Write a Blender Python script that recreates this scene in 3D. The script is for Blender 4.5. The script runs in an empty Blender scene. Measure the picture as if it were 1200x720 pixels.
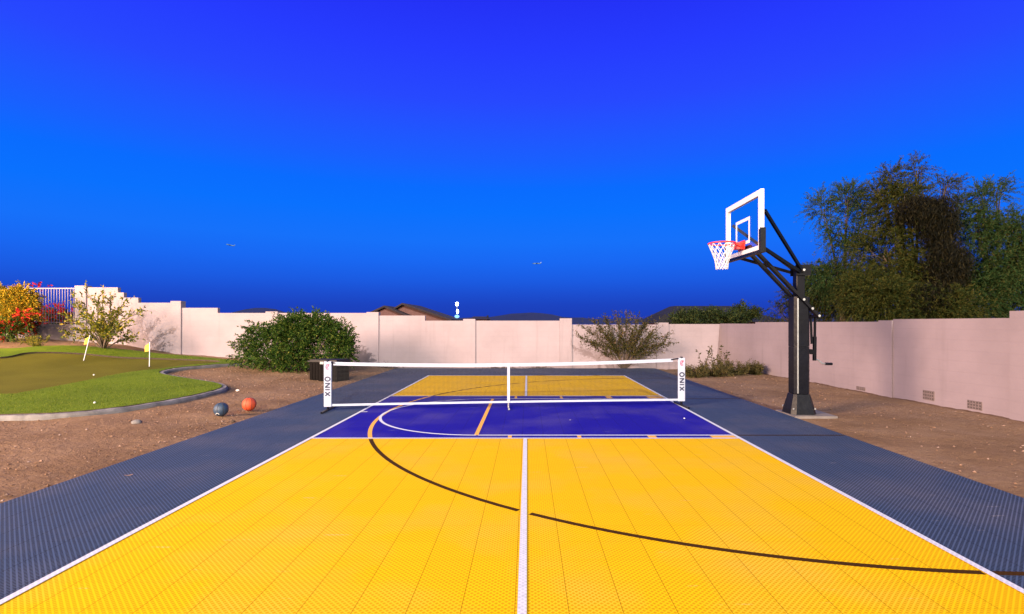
import bpy, bmesh, math, random
import numpy as np
from mathutils import Vector, Matrix

random.seed(7)
RNG = np.random.default_rng(7)
C = bpy.context.scene.collection
F, PX, HY, EYE = 614.0, 618.0, 379.0, 1.62     # focal length in pixels of the 1200 px photo, principal point, eye height
CX = -0.03                                     # court axis
HOOP_Y = 9.4
BACK = 20.5                                    # distance of the back wall
R = math.radians

# ------------------------------------------------------------------ terrain
ZW_X = [-60, -26, -20.6, -18.0, -15.8, -14.0, -13.5, -11.3, -9.75, -6.0, -4.8, 60]
ZW_Z = [1.3, 1.25, 1.10, 0.98, 0.80, 0.50, 0.43, 0.285, 0.20, 0.02, -0.14, -0.14]
def H(x, y):
    s = min(max((y - 9.0) / 9.0, 0), 1); s = s * s * (3 - 2 * s)
    zw = float(np.interp(x, ZW_X, ZW_Z))
    if zw < 0:
        s = min(max((y - 17.5) / 2.5, 0), 1)
    z = zw * s - 0.03
    if y > BACK + .6 or x < -40 or x > 40:
        k = min(1.0, max(0, (y - BACK - .6) / 20, (abs(x) - 40) / 30))
        z = z * (1 - k) - 1.2 * k
    return z
def ray(px, py, lift=0.0):
    """ground point seen at a pixel of the photograph"""
    d = 1.0
    while d < 60:
        x = (px - PX) / F * d; z = EYE - (py - HY) / F * d
        if z <= H(x, d) + lift: break
        d += 0.01
    return Vector((x, d, H(x, d) + lift))
def at(px, py, d):
    return Vector(((px - PX) / F * d, d, EYE + (HY - py) / F * d))

# ------------------------------------------------------------------ materials
def new_mat(name):
    m = bpy.data.materials.new(name); m.use_nodes = True
    nt = m.node_tree; nt.nodes.clear()
    out = nt.nodes.new('ShaderNodeOutputMaterial')
    return m, nt, out
def nd(nt, t, **kw):
    n = nt.nodes.new(t)
    for k, v in kw.items():
        if k in n.inputs: n.inputs[k].default_value = v
        else: setattr(n, k, v)
    return n
def ramp(nt, stops, interp='LINEAR'):
    n = nt.nodes.new('ShaderNodeValToRGB'); cr = n.color_ramp; cr.interpolation = interp
    while len(cr.elements) < len(stops): cr.elements.new(0.5)
    for e, (p, c) in zip(cr.elements, stops):
        e.position = p; e.color = (*c, 1) if len(c) == 3 else c
    return n
def mth(nt, op, a, b=None, c=None):
    n = nt.nodes.new('ShaderNodeMath'); n.operation = op
    for i, v in enumerate((a, b, c)):
        if v is None: continue
        if isinstance(v, (int, float)): n.inputs[i].default_value = v
        else: nt.links.new(v, n.inputs[i])
    return n.outputs[0]
def mixc(nt, fac, a, b, mode='MIX'):
    n = nt.nodes.new('ShaderNodeMix'); n.data_type = 'RGBA'; n.blend_type = mode
    for sock, v in ((n.inputs[0], fac), (n.inputs[6], a), (n.inputs[7], b)):
        if isinstance(v, (int, float)): sock.default_value = v
        elif isinstance(v, tuple): sock.default_value = (*v, 1) if len(v) == 3 else v
        else: nt.links.new(v, sock)
    return n.outputs[2]
def simple(name, col, rough=.5, var=.12, scale=6, bump=0.0, bscale=60, metal=0.0, spec=.5):
    m, nt, out = new_mat(name)
    p = nd(nt, 'ShaderNodeBsdfPrincipled', Roughness=rough, Metallic=metal)
    p.inputs['Specular IOR Level'].default_value = spec
    tc = nd(nt, 'ShaderNodeTexCoord')
    n1 = nd(nt, 'ShaderNodeTexNoise', Scale=scale, Detail=6.0); nt.links.new(tc.outputs['Object'], n1.inputs['Vector'])
    lo = tuple(c * (1 - var) for c in col); hi = tuple(min(1, c * (1 + var)) for c in col)
    r_ = ramp(nt, [(.3, lo), (.7, hi)]); nt.links.new(n1.outputs['Fac'], r_.inputs[0])
    nt.links.new(r_.outputs[0], p.inputs['Base Color'])
    if bump:
        n2 = nd(nt, 'ShaderNodeTexNoise', Scale=bscale, Detail=5.0); nt.links.new(tc.outputs['Object'], n2.inputs['Vector'])
        b = nd(nt, 'ShaderNodeBump', Strength=bump, Distance=.01); nt.links.new(n2.outputs['Fac'], b.inputs['Height'])
        nt.links.new(b.outputs[0], p.inputs['Normal'])
    nt.links.new(p.outputs[0], out.inputs[0])
    return m
def leafmat(name, stops, trans=.3, rough=.6):
    m, nt, out = new_mat(name)
    g = nd(nt, 'ShaderNodeNewGeometry')
    r_ = ramp(nt, stops); nt.links.new(g.outputs['Random Per Island'], r_.inputs[0])
    p = nd(nt, 'ShaderNodeBsdfPrincipled', Roughness=rough); p.inputs['Specular IOR Level'].default_value = .10
    t = nd(nt, 'ShaderNodeBsdfTranslucent')
    nt.links.new(r_.outputs[0], p.inputs['Base Color']); nt.links.new(r_.outputs[0], t.inputs['Color'])
    mx = nd(nt, 'ShaderNodeMixShader'); mx.inputs[0].default_value = trans
    nt.links.new(p.outputs[0], mx.inputs[1]); nt.links.new(t.outputs[0], mx.inputs[2])
    nt.links.new(mx.outputs[0], out.inputs[0])
    return m
def lattice(nt, x, y, lim=.315):
    """1 in the diamond openings of the diagonal rib lattice, 0 on the ribs"""
    def e(v): return mth(nt, 'ABSOLUTE', mth(nt, 'SUBTRACT', mth(nt, 'FRACT', mth(nt, 'DIVIDE', mth(nt, 'ADD', v, 80.0), .3048 / 8)), .5))
    return mth(nt, 'MULTIPLY', mth(nt, 'LESS_THAN', e(mth(nt, 'ADD', x, y)), lim), mth(nt, 'LESS_THAN', e(mth(nt, 'SUBTRACT', x, y)), lim))
def tilemat(name, col, under, rough=.45, spec=.3):
    """snap-together sport tile: 1 ft tiles, open rib grid, openings coloured dark for underlay and shade"""
    m, nt, out = new_mat(name)
    g = nd(nt, 'ShaderNodeNewGeometry'); s = nd(nt, 'ShaderNodeSeparateXYZ'); nt.links.new(g.outputs['Position'], s.inputs[0])
    x, y = s.outputs[0], s.outputs[1]
    def frac(v, pitch): return mth(nt, 'FRACT', mth(nt, 'DIVIDE', mth(nt, 'ADD', v, 40.0), pitch))
    def edge(v, pitch): return mth(nt, 'ABSOLUTE', mth(nt, 'SUBTRACT', frac(v, pitch), .5))      # 0 centre .. .5 edge
    hole = lattice(nt, x, y)
    seamx = mth(nt, 'GREATER_THAN', edge(x, .3048), .5 - .0020 / .3048)
    seamy = mth(nt, 'GREATER_THAN', edge(y, .3048), .5 - .0018 / .3048)
    seam = mth(nt, 'MAXIMUM', seamx, mth(nt, 'MULTIPLY', seamy, .35))
    cell = nd(nt, 'ShaderNodeCombineXYZ')
    nt.links.new(mth(nt, 'FLOOR', mth(nt, 'DIVIDE', mth(nt, 'ADD', x, 40.0), .3048)), cell.inputs[0])
    nt.links.new(mth(nt, 'FLOOR', mth(nt, 'DIVIDE', mth(nt, 'ADD', y, 40.0), .3048)), cell.inputs[1])
    wn = nd(nt, 'ShaderNodeTexWhiteNoise'); nt.links.new(cell.outputs[0], wn.inputs['Vector'])
    r_ = ramp(nt, [(0, tuple(c * .975 for c in col)), (1, tuple(min(1, c * 1.015) for c in col))]); nt.links.new(wn.outputs['Value'], r_.inputs[0])
    n1 = nd(nt, 'ShaderNodeTexNoise', Scale=.9, Detail=7.0); nt.links.new(g.outputs['Position'], n1.inputs['Vector'])
    dust = ramp(nt, [(.46, (0, 0, 0)), (.72, (.18, .18, .18))]); nt.links.new(n1.outputs['Fac'], dust.inputs[0])
    c1 = mixc(nt, dust.outputs[0], r_.outputs[0], (.32, .26, .22))
    mps = nd(nt, 'ShaderNodeMapping'); mps.inputs['Scale'].default_value = (2.2, 17.0, 1.0); mps.inputs['Rotation'].default_value = (0, 0, .12); nt.links.new(g.outputs['Position'], mps.inputs[0])
    ns = nd(nt, 'ShaderNodeTexNoise', Scale=1.0, Detail=2.0); nt.links.new(mps.outputs[0], ns.inputs['Vector'])
    scuff = ramp(nt, [(.715, (0, 0, 0)), (.76, (.22, .22, .22))]); nt.links.new(ns.outputs['Fac'], scuff.inputs[0])
    c1 = mixc(nt, scuff.outputs[0], c1, (.62, .56, .48))
    c2 = mixc(nt, mth(nt, 'MULTIPLY', hole, .92), c1, under)  # openings take a darker colour: underlay plus the shade between the ribs
    c3 = mixc(nt, mth(nt, 'MULTIPLY', seam, .8), c2, tuple(k * .30 for k in under))
    p = nd(nt, 'ShaderNodeBsdfPrincipled', Roughness=rough); p.inputs['Specular IOR Level'].default_value = spec
    nt.links.new(c3, p.inputs['Base Color'])
    b = nd(nt, 'ShaderNodeBump', Strength=.15, Distance=.003)
    nt.links.new(mth(nt, 'SUBTRACT', 1.0, hole), b.inputs['Height']); nt.links.new(b.outputs[0], p.inputs['Normal'])
    nt.links.new(p.outputs[0], out.inputs[0])
    return m
def linemat(name, col):
    m, nt, out = new_mat(name)
    g = nd(nt, 'ShaderNodeNewGeometry')
    n1 = nd(nt, 'ShaderNodeTexNoise', Scale=25.0, Detail=8.0); nt.links.new(g.outputs['Position'], n1.inputs['Vector'])
    r_ = ramp(nt, [(.3, tuple(c * .86 for c in col)), (.55, col)]); nt.links.new(n1.outputs['Fac'], r_.inputs[0])
    p = nd(nt, 'ShaderNodeBsdfPrincipled', Roughness=.8); p.inputs['Specular IOR Level'].default_value = .06
    s = nd(nt, 'ShaderNodeSeparateXYZ'); nt.links.new(g.outputs['Position'], s.inputs[0])
    c = mixc(nt, mth(nt, 'MULTIPLY', lattice(nt, s.outputs[0], s.outputs[1], .28), .30), r_.outputs[0], tuple(k * .35 for k in col))  # same openings in the lines, darkened for the shade in them
    nt.links.new(c, p.inputs['Base Color']); nt.links.new(p.outputs[0], out.inputs[0])
    return m
def stucco(name, col):
    m, nt, out = new_mat(name)
    g = nd(nt, 'ShaderNodeNewGeometry')
    p = nd(nt, 'ShaderNodeBsdfPrincipled', Roughness=.85); p.inputs['Specular IOR Level'].default_value = .15
    n1 = nd(nt, 'ShaderNodeTexNoise', Scale=.8, Detail=8.0, Roughness=.6); nt.links.new(g.outputs['Position'], n1.inputs['Vector'])
    r_ = ramp(nt, [(.3, tuple(c * .86 for c in col)), (.7, tuple(c * 1.06 for c in col))]); nt.links.new(n1.outputs['Fac'], r_.inputs[0])
    # drip stains: noise stretched along z
    mp = nd(nt, 'ShaderNodeMapping'); mp.inputs['Scale'].default_value = (3.5, 3.5, .25); nt.links.new(g.outputs['Position'], mp.inputs[0])
    n2 = nd(nt, 'ShaderNodeTexNoise', Scale=1.6, Detail=6.0); nt.links.new(mp.outputs[0], n2.inputs['Vector'])
    st = ramp(nt, [(.56, (0, 0, 0)), (.8, (.30, .30, .30))]); nt.links.new(n2.outputs['Fac'], st.inputs[0])
    c = mixc(nt, st.outputs[0], r_.outputs[0], tuple(k * .55 for k in col))
    # block courses under the thin stucco
    s = nd(nt, 'ShaderNodeSeparateXYZ'); nt.links.new(g.outputs['Position'], s.inputs[0])
    fr = mth(nt, 'ABSOLUTE', mth(nt, 'SUBTRACT', mth(nt, 'FRACT', mth(nt, 'DIVIDE', mth(nt, 'ADD', s.outputs[2], 5.0), .2032)), .5))
    jt = mth(nt, 'GREATER_THAN', fr, .465)
    c = mixc(nt, mth(nt, 'MULTIPLY', jt, .06), c, tuple(k * .6 for k in col))
    nt.links.new(c, p.inputs['Base Color'])
    n3 = nd(nt, 'ShaderNodeTexNoise', Scale=70.0, Detail=4.0); nt.links.new(g.outputs['Position'], n3.inputs['Vector'])
    hgt = mth(nt, 'SUBTRACT', n3.outputs['Fac'], mth(nt, 'MULTIPLY', jt, .5))
    b = nd(nt, 'ShaderNodeBump', Strength=.5, Distance=.006); nt.links.new(hgt, b.inputs['Height']); nt.links.new(b.outputs[0], p.inputs['Normal'])
    nt.links.new(p.outputs[0], out.inputs[0])
    return m
def dirt(name):
    m, nt, out = new_mat(name)
    g = nd(nt, 'ShaderNodeNewGeometry')
    p = nd(nt, 'ShaderNodeBsdfPrincipled', Roughness=.95); p.inputs['Specular IOR Level'].default_value = .1
    n1 = nd(nt, 'ShaderNodeTexNoise', Scale=.7, Detail=10.0, Roughness=.65); nt.links.new(g.outputs['Position'], n1.inputs['Vector'])
    r_ = ramp(nt, [(.30, (.12, .068, .034)), (.5, (.20, .120, .064)), (.70, (.27, .175, .105))]); nt.links.new(n1.outputs['Fac'], r_.inputs[0])
    v = nd(nt, 'ShaderNodeTexVoronoi', Scale=38.0); nt.links.new(g.outputs['Position'], v.inputs['Vector'])
    vr = ramp(nt, [(.0, (.16, .095, .054)), (.5, (.225, .142, .085)), (.9, (.29, .205, .145))]); nt.links.new(v.outputs['Color'], vr.inputs[0])
    n4 = nd(nt, 'ShaderNodeTexNoise', Scale=.45, Detail=5.0); nt.links.new(g.outputs['Position'], n4.inputs['Vector'])
    gm = ramp(nt, [(.42, (.12, .12, .12)), (.62, (.65, .65, .65))]); nt.links.new(n4.outputs['Fac'], gm.inputs[0])
    c = mixc(nt, gm.outputs[0], r_.outputs[0], vr.outputs[0])
    nt.links.new(c, p.inputs['Base Color'])
    n3 = nd(nt, 'ShaderNodeTexNoise', Scale=9.0, Detail=10.0, Roughness=.7); nt.links.new(g.outputs['Position'], n3.inputs['Vector'])
    b = nd(nt, 'ShaderNodeBump', Strength=.8, Distance=.06); nt.links.new(n3.outputs['Fac'], b.inputs['Height'])
    b2 = nd(nt, 'ShaderNodeBump', Strength=.3, Distance=.010); nt.links.new(v.outputs['Distance'], b2.inputs['Height']); nt.links.new(b.outputs[0], b2.inputs['Normal'])
    nt.links.new(b2.outputs[0], p.inputs['Normal']); nt.links.new(p.outputs[0], out.inputs[0])
    return m
def turf(name, a, b_, scale):
    m, nt, out = new_mat(name)
    g = nd(nt, 'ShaderNodeNewGeometry')
    p = nd(nt, 'ShaderNodeBsdfPrincipled', Roughness=.9); p.inputs['Specular IOR Level'].default_value = .1
    n1 = nd(nt, 'ShaderNodeTexNoise', Scale=scale, Detail=10.0, Roughness=.75); nt.links.new(g.outputs['Position'], n1.inputs['Vector'])
    n2 = nd(nt, 'ShaderNodeTexNoise', Scale=.8, Detail=4.0); nt.links.new(g.outputs['Position'], n2.inputs['Vector'])
    f = mth(nt, 'ADD', mth(nt, 'MULTIPLY', n1.outputs['Fac'], .6), mth(nt, 'MULTIPLY', n2.outputs['Fac'], .4))
    r_ = ramp(nt, [(.36, a), (.62, b_)]); nt.links.new(f, r_.inputs[0])
    nt.links.new(r_.outputs[0], p.inputs['Base Color'])
    bp = nd(nt, 'ShaderNodeBump', Strength=.6, Distance=.02); nt.links.new(n1.outputs['Fac'], bp.inputs['Height']); nt.links.new(bp.outputs[0], p.inputs['Normal'])
    nt.links.new(p.outputs[0], out.inputs[0])
    return m

M = {}
M['yellow'] = tilemat('yellow_tile', (.76, .475, .005), (.50, .270, .003), .8, .04)
M['blue'] = tilemat('blue_tile', (.013, .008, .34), (.004, .002, .10), .7, .10)
M['grey'] = tilemat('graphite_tile', (.054, .083, .148), (.006, .010, .018), .7, .12)
M['white_line'] = linemat('white_court_paint', (.58, .61, .68))
M['gold_line'] = linemat('gold_court_paint', (.74, .40, .09))
M['black_line'] = linemat('black_court_paint', (.050, .022, .003))
M['stucco'] = stucco('pink_stucco', (.292, .242, .268))
M['dirt'] = dirt('desert_dirt')
M['fringe'] = turf('fringe_turf', (.058, .098, .005), (.145, .205, .008), 60)
M['putt'] = turf('putting_turf', (.074, .070, .005), (.125, .114, .008), 90)
M['kerb'] = simple('kerb_concrete', (.145, .135, .135), .95, .4, 4, .6, 30)
M['pad'] = simple('footing_concrete', (.15, .13, .125), .9, .2, 5, .5, 40)
M['black'] = simple('black_powder_coat', (.003, .0035, .007), .35, .2, 8, spec=.12)
M['vinyl'] = simple('black_vinyl_pad', (.003, .0038, .008), .35, .25, 5, .35, 12, spec=.12)
M['white_p'] = simple('white_paint', (.64, .64, .68), .4, .04, 10)
M['sleeve'] = simple('white_vinyl_sleeve', (.32, .36, .47), .5, .05, 10)
M['ink'] = simple('dark_navy_ink', (.02, .025, .06), .6, .05, 10)
M['pink'] = simple('pink_ink', (.72, .12, .20), .6, .05, 10)
M['netcord'] = simple('black_net_cord', (.012, .012, .014), .8, .1, 10)
M['white_cord'] = simple('white_net_cord', (.60, .59, .62), .8, .08, 10)
M['red'] = simple('red_rim_paint', (.68, .035, .03), .4, .1, 10)
M['steel'] = simple('dull_steel', (.35, .36, .38), .4, .1, 10, metal=.8)
M['bark'] = simple('brown_bark', (.09, .062, .042), .95, .35, 14, .8, 40)
M['stem'] = simple('olive_stem', (.12, .095, .05), .9, .3, 14)
M['fence'] = simple('pale_painted_steel', (.34, .26, .28), .5, .08, 10)
M['boxm'] = simple('dark_brown_resin', (.003, .002, .002), .6, .2, 8, .2, 30, spec=.08)
M['box_lid'] = simple('black_resin_lid', (.008, .0055, .007), .5, .2, 8)
M['ballo'] = simple('orange_rubber', (.50, .060, .016), .6, .08, 12, .4, 220)
M['ballb'] = simple('navy_rubber', (.022, .045, .085), .5, .15, 12, .4, 220)
M['seam'] = simple('black_ball_seam', (.015, .012, .012), .7, .1, 10)
M['ballw'] = simple('white_ball_print', (.62, .62, .64), .6, .1, 10)
M['golf'] = simple('white_golf_ball', (.55, .54, .50), .35, .03, 10)
M['flag'] = simple('yellow_flag_cloth', (.80, .48, .05), .8, .1, 12)
M['cup'] = simple('black_cup', (.01, .01, .01), .8, .1, 10)
M['gravel'] = leafmat('gravel_stone', [(0, (.13, .075, .045)), (.6, (.23, .135, .085)), (.92, (.29, .19, .14)), (1, (.36, .28, .24))], 0, .9)
M['rock'] = simple('pale_stone', (.62, .57, .52), .9, .2, 20, .6, 40)
M['block_dark'] = simple('dark_vent_block', (.18, .14, .14), .95, .25, 30, .5, 50)
M['vent_hole'] = simple('vent_hole_shade', (.085, .065, .065), .95, .1, 30)  # dark slabs; the shade inside the openings is put into this colour
M['hwall'] = simple('salmon_house_stucco', (.12, .058, .055), .9, .12, 2)
M['hroof'] = simple('dark_brown_roof_tile', (.022, .013, .017), .9, .25, 3, .6, 6)
M['hroof2'] = simple('dark_slate_roof_tile', (.006, .006, .010), .9, .25, 3, .6, 6)
M['dwin'] = simple('dark_window_glass', (.02, .02, .03), .1, .1, 3)
M['hill'] = simple('distant_rock_with_haze', (.006, .014, .075), 1.0, .2, .004)  # blue of distance haze is mixed into the rock colour
M['planew'] = simple('pale_aircraft_paint', (.07, .16, .30), .4, .04, .1)
M['deadleaf'] = simple('dry_tan_leaf', (.33, .20, .12), .8, .2, 40)
M['scrap'] = simple('white_scrap', (.8, .8, .8), .6, .05, 10)
M['litter_edge_shade'] = simple('dark_litter_and_edge_shade', (.05, .032, .022), .95, .35, 20, .8, 60)
m, nt, out = new_mat('clear_backboard_acrylic')
gl = nd(nt, 'ShaderNodeBsdfGlossy', Roughness=.03); tr = nd(nt, 'ShaderNodeBsdfTransparent'); tr.inputs[0].default_value = (.94, .96, .97, 1)
mx = nd(nt, 'ShaderNodeMixShader'); mx.inputs[0].default_value = .04
nt.links.new(tr.outputs[0], mx.inputs[1]); nt.links.new(gl.outputs[0], mx.inputs[2]); nt.links.new(mx.outputs[0], out.inputs[0]); M['glass'] = m
def emit(name, col, s):
    m, nt, out = new_mat(name); e = nd(nt, 'ShaderNodeEmission', Strength=s); e.inputs[0].default_value = (*col, 1)
    nt.links.new(e.outputs[0], out.inputs[0]); return m
M['lamp'] = emit('lit_lamp_glass', (.80, .95, 1.0), 5.0)
M['lamp_low'] = emit('dim_lamp_glass', (.25, .55, .95), 1.0)

M['lf_mesq'] = leafmat('mesquite_leaf', [(0, (.011, .021, .005)), (.35, (.026, .040, .009)), (.7, (.056, .062, .012)), (1, (.10, .080, .016))])
M['lf_feather'] = leafmat('palo_verde_leaf', [(0, (.012, .036, .012)), (.4, (.026, .062, .018)), (.75, (.048, .076, .020)), (1, (.10, .088, .026))])
M['lf_dark'] = leafmat('mistletoe_leaf', [(0, (.002, .003, .002)), (.6, (.006, .006, .003)), (1, (.030, .024, .008))], .05)
M['lf_bush'] = leafmat('hopbush_leaf', [(0, (.008, .023, .005)), (.4, (.020, .055, .008)), (.75, (.048, .090, .012)), (.93, (.10, .13, .02)), (1, (.19, .18, .04))], .25)
M['lf_tree'] = leafmat('young_tree_leaf', [(0, (.035, .060, .008)), (.4, (.095, .115, .012)), (.75, (.22, .20, .020)), (1, (.38, .29, .04))])
M['lf_gold'] = leafmat('golden_leaf', [(0, (.08, .09, .010)), (.35, (.22, .18, .014)), (.75, (.42, .28, .016)), (1, (.46, .19, .02))])
M['lf_red'] = leafmat('bougainvillea_bract', [(0, (.25, .010, .014)), (.6, (.48, .020, .022)), (1, (.55, .06, .02))])
M['lf_shrub'] = leafmat('creosote_leaf', [(0, (.024, .030, .010)), (.5, (.058, .058, .016)), (.85, (.105, .085, .024)), (1, (.16, .085, .03))])
M['lf_weed'] = leafmat('weed_leaf', [(0, (.030, .032, .014)), (.5, (.075, .070, .024)), (1, (.15, .11, .04))])
M['lf_far'] = leafmat('far_tree_leaf', [(0, (.012, .022, .010)), (.5, (.030, .048, .014)), (1, (.070, .072, .018))], .2)
M['lf_grass'] = leafmat('turf_blade', [(0, (.050, .085, .008)), (.5, (.095, .145, .010)), (1, (.17, .20, .02))], .3)

# ------------------------------------------------------------------ object helpers
def prop(o, label=None, cat=None, group=None, kind=None):
    if label: o['label'] = label
    if cat: o['category'] = cat
    if group: o['group'] = group
    if kind: o['kind'] = kind
    return o
def thing(name, loc, label, cat, group=None):
    o = bpy.data.objects.new(name, None); C.objects.link(o); o.location = loc; o.empty_display_size = .2
    return prop(o, label, cat, group)
def rootloc(p):
    v = Vector((0, 0, 0))
    while p is not None: v += p.location; p = p.parent
    return v
def link(name, me, mat, parent=None, origin=None, smooth=False):
    o = bpy.data.objects.new(name, me); C.objects.link(o)
    for mm in (mat if isinstance(mat, (list, tuple)) else [mat]): me.materials.append(mm)
    off = rootloc(parent) if parent else Vector(origin or (0, 0, 0))
    if off.length: me.transform(Matrix.Translation(-off))
    if parent: o.parent = parent
    else: o.location = off
    if smooth: me.polygons.foreach_set('use_smooth', np.ones(len(me.polygons), dtype=bool))
    me.update()
    return o
class MB:
    def __init__(s): s.v, s.f = [], []
    def quad(s, *p):
        b = len(s.v); s.v += [tuple(q) for q in p]; s.f.append(tuple(range(b, b + len(p)))); return s
    def prism(s, lo, hi):
        """two matching rings joined, capped"""
        b, n = len(s.v), len(lo)
        s.v += [tuple(q) for q in lo] + [tuple(q) for q in hi]
        s.f.append(tuple(range(b + n - 1, b - 1, -1))); s.f.append(tuple(range(b + n, b + 2 * n)))
        for i in range(n):
            j = (i + 1) % n; s.f.append((b + i, b + j, b + n + j, b + n + i))
        return s
    def box(s, x0, x1, y0, y1, z0, z1, ch=0.0):
        if ch:
            def ring(z, c):
                return [(x0 + c, y0, z), (x1 - c, y0, z), (x1, y0 + c, z), (x1, y1 - c, z), (x1 - c, y1, z), (x0 + c, y1, z), (x0, y1 - c, z), (x0, y0 + c, z)]
            return s.prism(ring(z0, ch), ring(z1, ch))
        return s.prism([(x0, y0, z0), (x1, y0, z0), (x1, y1, z0), (x0, y1, z0)], [(x0, y0, z1), (x1, y0, z1), (x1, y1, z1), (x0, y1, z1)])
    def bar(s, a, b, w, h=None, up=(0, 0, 1)):
        a, b = Vector(a), Vector(b); h = h or w; d = (b - a).normalized(); u = Vector(up)
        if abs(d.dot(u)) > .98: u = Vector((1, 0, 0))
        x = d.cross(u).normalized() * w / 2; y = d.cross(x).normalized() * h / 2
        return s.prism([a - x - y, a + x - y, a + x + y, a - x + y], [b - x - y, b + x - y, b + x + y, b - x + y])
    def tube(s, pts, rad, n=8, cap=True):
        pts = [Vector(p) for p in pts]; rad = rad if hasattr(rad, '__len__') else [rad] * len(pts)
        b = len(s.v); ref = None
        for i, p in enumerate(pts):
            d = (pts[min(i + 1, len(pts) - 1)] - pts[max(i - 1, 0)])
            d = d.normalized() if d.length > 1e-9 else Vector((0, 0, 1))
            if ref is None: ref = Vector((1, 0, 0)) if abs(d.x) < .9 else Vector((0, 1, 0))
            u = (ref - d * ref.dot(d)).normalized(); ref = u; w = d.cross(u)
            for k in range(n):
                a = 2 * math.pi * k / n; s.v.append(tuple(p + (u * math.cos(a) + w * math.sin(a)) * rad[i]))
        for i in range(len(pts) - 1):
            for k in range(n):
                k2 = (k + 1) % n; s.f.append((b + i * n + k, b + i * n + k2, b + (i + 1) * n + k2, b + (i + 1) * n + k))
        if cap:
            s.f.append(tuple(b + k for k in range(n - 1, -1, -1))); e = b + (len(pts) - 1) * n; s.f.append(tuple(e + k for k in range(n)))
        return s
    def lathe(s, prof, c=(0, 0), n=20):
        b = len(s.v)
        for r_, z in prof:
            for k in range(n):
                a = 2 * math.pi * k / n; s.v.append((c[0] + r_ * math.cos(a), c[1] + r_ * math.sin(a), z))
        for i in range(len(prof) - 1):
            for k in range(n):
                k2 = (k + 1) % n; s.f.append((b + i * n + k, b + i * n + k2, b + (i + 1) * n + k2, b + (i + 1) * n + k))
        s.f.append(tuple(b + k for k in range(n - 1, -1, -1))); e = b + (len(prof) - 1) * n; s.f.append(tuple(e + k for k in range(n)))
        return s
    def sphere(s, c, r_, n=20, m_=12, sq=(1, 1, 1)):
        c = Vector(c); b = len(s.v); s.v.append(tuple(c - Vector((0, 0, r_ * sq[2]))))
        for i in range(1, m_):
            t = math.pi * i / m_ - math.pi / 2
            for k in range(n):
                a = 2 * math.pi * k / n
                s.v.append((c.x + r_ * sq[0] * math.cos(t) * math.cos(a), c.y + r_ * sq[1] * math.cos(t) * math.sin(a), c.z + r_ * sq[2] * math.sin(t)))
        s.v.append(tuple(c + Vector((0, 0, r_ * sq[2])))); top = len(s.v) - 1
        for k in range(n):
            k2 = (k + 1) % n
            s.f.append((b, b + 1 + k2, b + 1 + k)); s.f.append((top, b + 1 + (m_ - 2) * n + k, b + 1 + (m_ - 2) * n + k2))
            for i in range(m_ - 2): s.f.append((b + 1 + i * n + k, b + 1 + i * n + k2, b + 1 + (i + 1) * n + k2, b + 1 + (i + 1) * n + k))
        return s
    def torus(s, c, R_, r_, axis='z', n=32, k_=8):
        pts = []
        c = Vector(c); b = len(s.v)
        for i in range(n):
            a = 2 * math.pi * i / n
            for k in range(k_):
                t = 2 * math.pi * k / k_; q = (R_ + r_ * math.cos(t)); h = r_ * math.sin(t)
                p = {'z': (q * math.cos(a), q * math.sin(a), h), 'x': (h, q * math.cos(a), q * math.sin(a)), 'y': (q * math.cos(a), h, q * math.sin(a))}[axis]
                s.v.append(tuple(c + Vector(p)))
        for i in range(n):
            for k in range(k_):
                i2, k2 = (i + 1) % n, (k + 1) % k_
                s.f.append((b + i * k_ + k, b + i2 * k_ + k, b + i2 * k_ + k2, b + i * k_ + k2))
        return s
    def build(s, name, mat, parent=None, origin=None, smooth=False):
        me = bpy.data.meshes.new(name); me.from_pydata(s.v, [], s.f)
        bm = bmesh.new(); bm.from_mesh(me); bmesh.ops.recalc_face_normals(bm, faces=bm.faces); bm.to_mesh(me); bm.free()
        return link(name, me, mat, parent, origin, smooth)
def quads_mesh(name, V, mat, parent=None, origin=None):
    """V: (n,4,3) numpy, a loose quad each"""
    n = len(V); me = bpy.data.meshes.new(name)
    me.vertices.add(4 * n); me.vertices.foreach_set('co', V.reshape(-1).astype(np.float32))
    me.loops.add(4 * n); me.loops.foreach_set('vertex_index', np.arange(4 * n, dtype=np.int32))
    me.polygons.add(n); me.polygons.foreach_set('loop_start', np.arange(0, 4 * n, 4, dtype=np.int32))
    me.update(calc_edges=True); me.validate()
    return link(name, me, mat, parent, origin)

# ------------------------------------------------------------------ vegetation helpers
def unit(a): return a / np.maximum(np.linalg.norm(a, axis=1, keepdims=True), 1e-9)
def leaves(P, D, length, width, spread=.9, droop=0.0):
    """leaf quads (diamonds) at points P, pointing roughly along D"""
    n = len(P); d = unit(D + RNG.normal(0, spread, (n, 3)) + np.array([0, 0, -droop]))
    L = (length * RNG.uniform(.6, 1.3, n))[:, None]; W = (width * RNG.uniform(.7, 1.25, n))[:, None]
    s = unit(np.cross(d, RNG.normal(0, 1, (n, 3))))
    nn = np.cross(d, s)
    V = np.empty((n, 4, 3)); V[:, 0] = P; V[:, 1] = P + d * L * .5 + s * W * .5 + nn * W * .15
    V[:, 2] = P + d * L; V[:, 3] = P + d * L * .5 - s * W * .5 + nn * W * .15
    return V
def along(segs, n, jitter):
    """n random points along segments (a,b), with their directions"""
    A = np.array([s[0] for s in segs]); B = np.array([s[1] for s in segs])
    ln = np.linalg.norm(B - A, axis=1); i = RNG.choice(len(segs), n, p=ln / ln.sum())
    t = RNG.uniform(0, 1, (n, 1)); P = A[i] * (1 - t) + B[i] * t + RNG.normal(0, jitter, (n, 3))
    return P, unit(B[i] - A[i])
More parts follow.
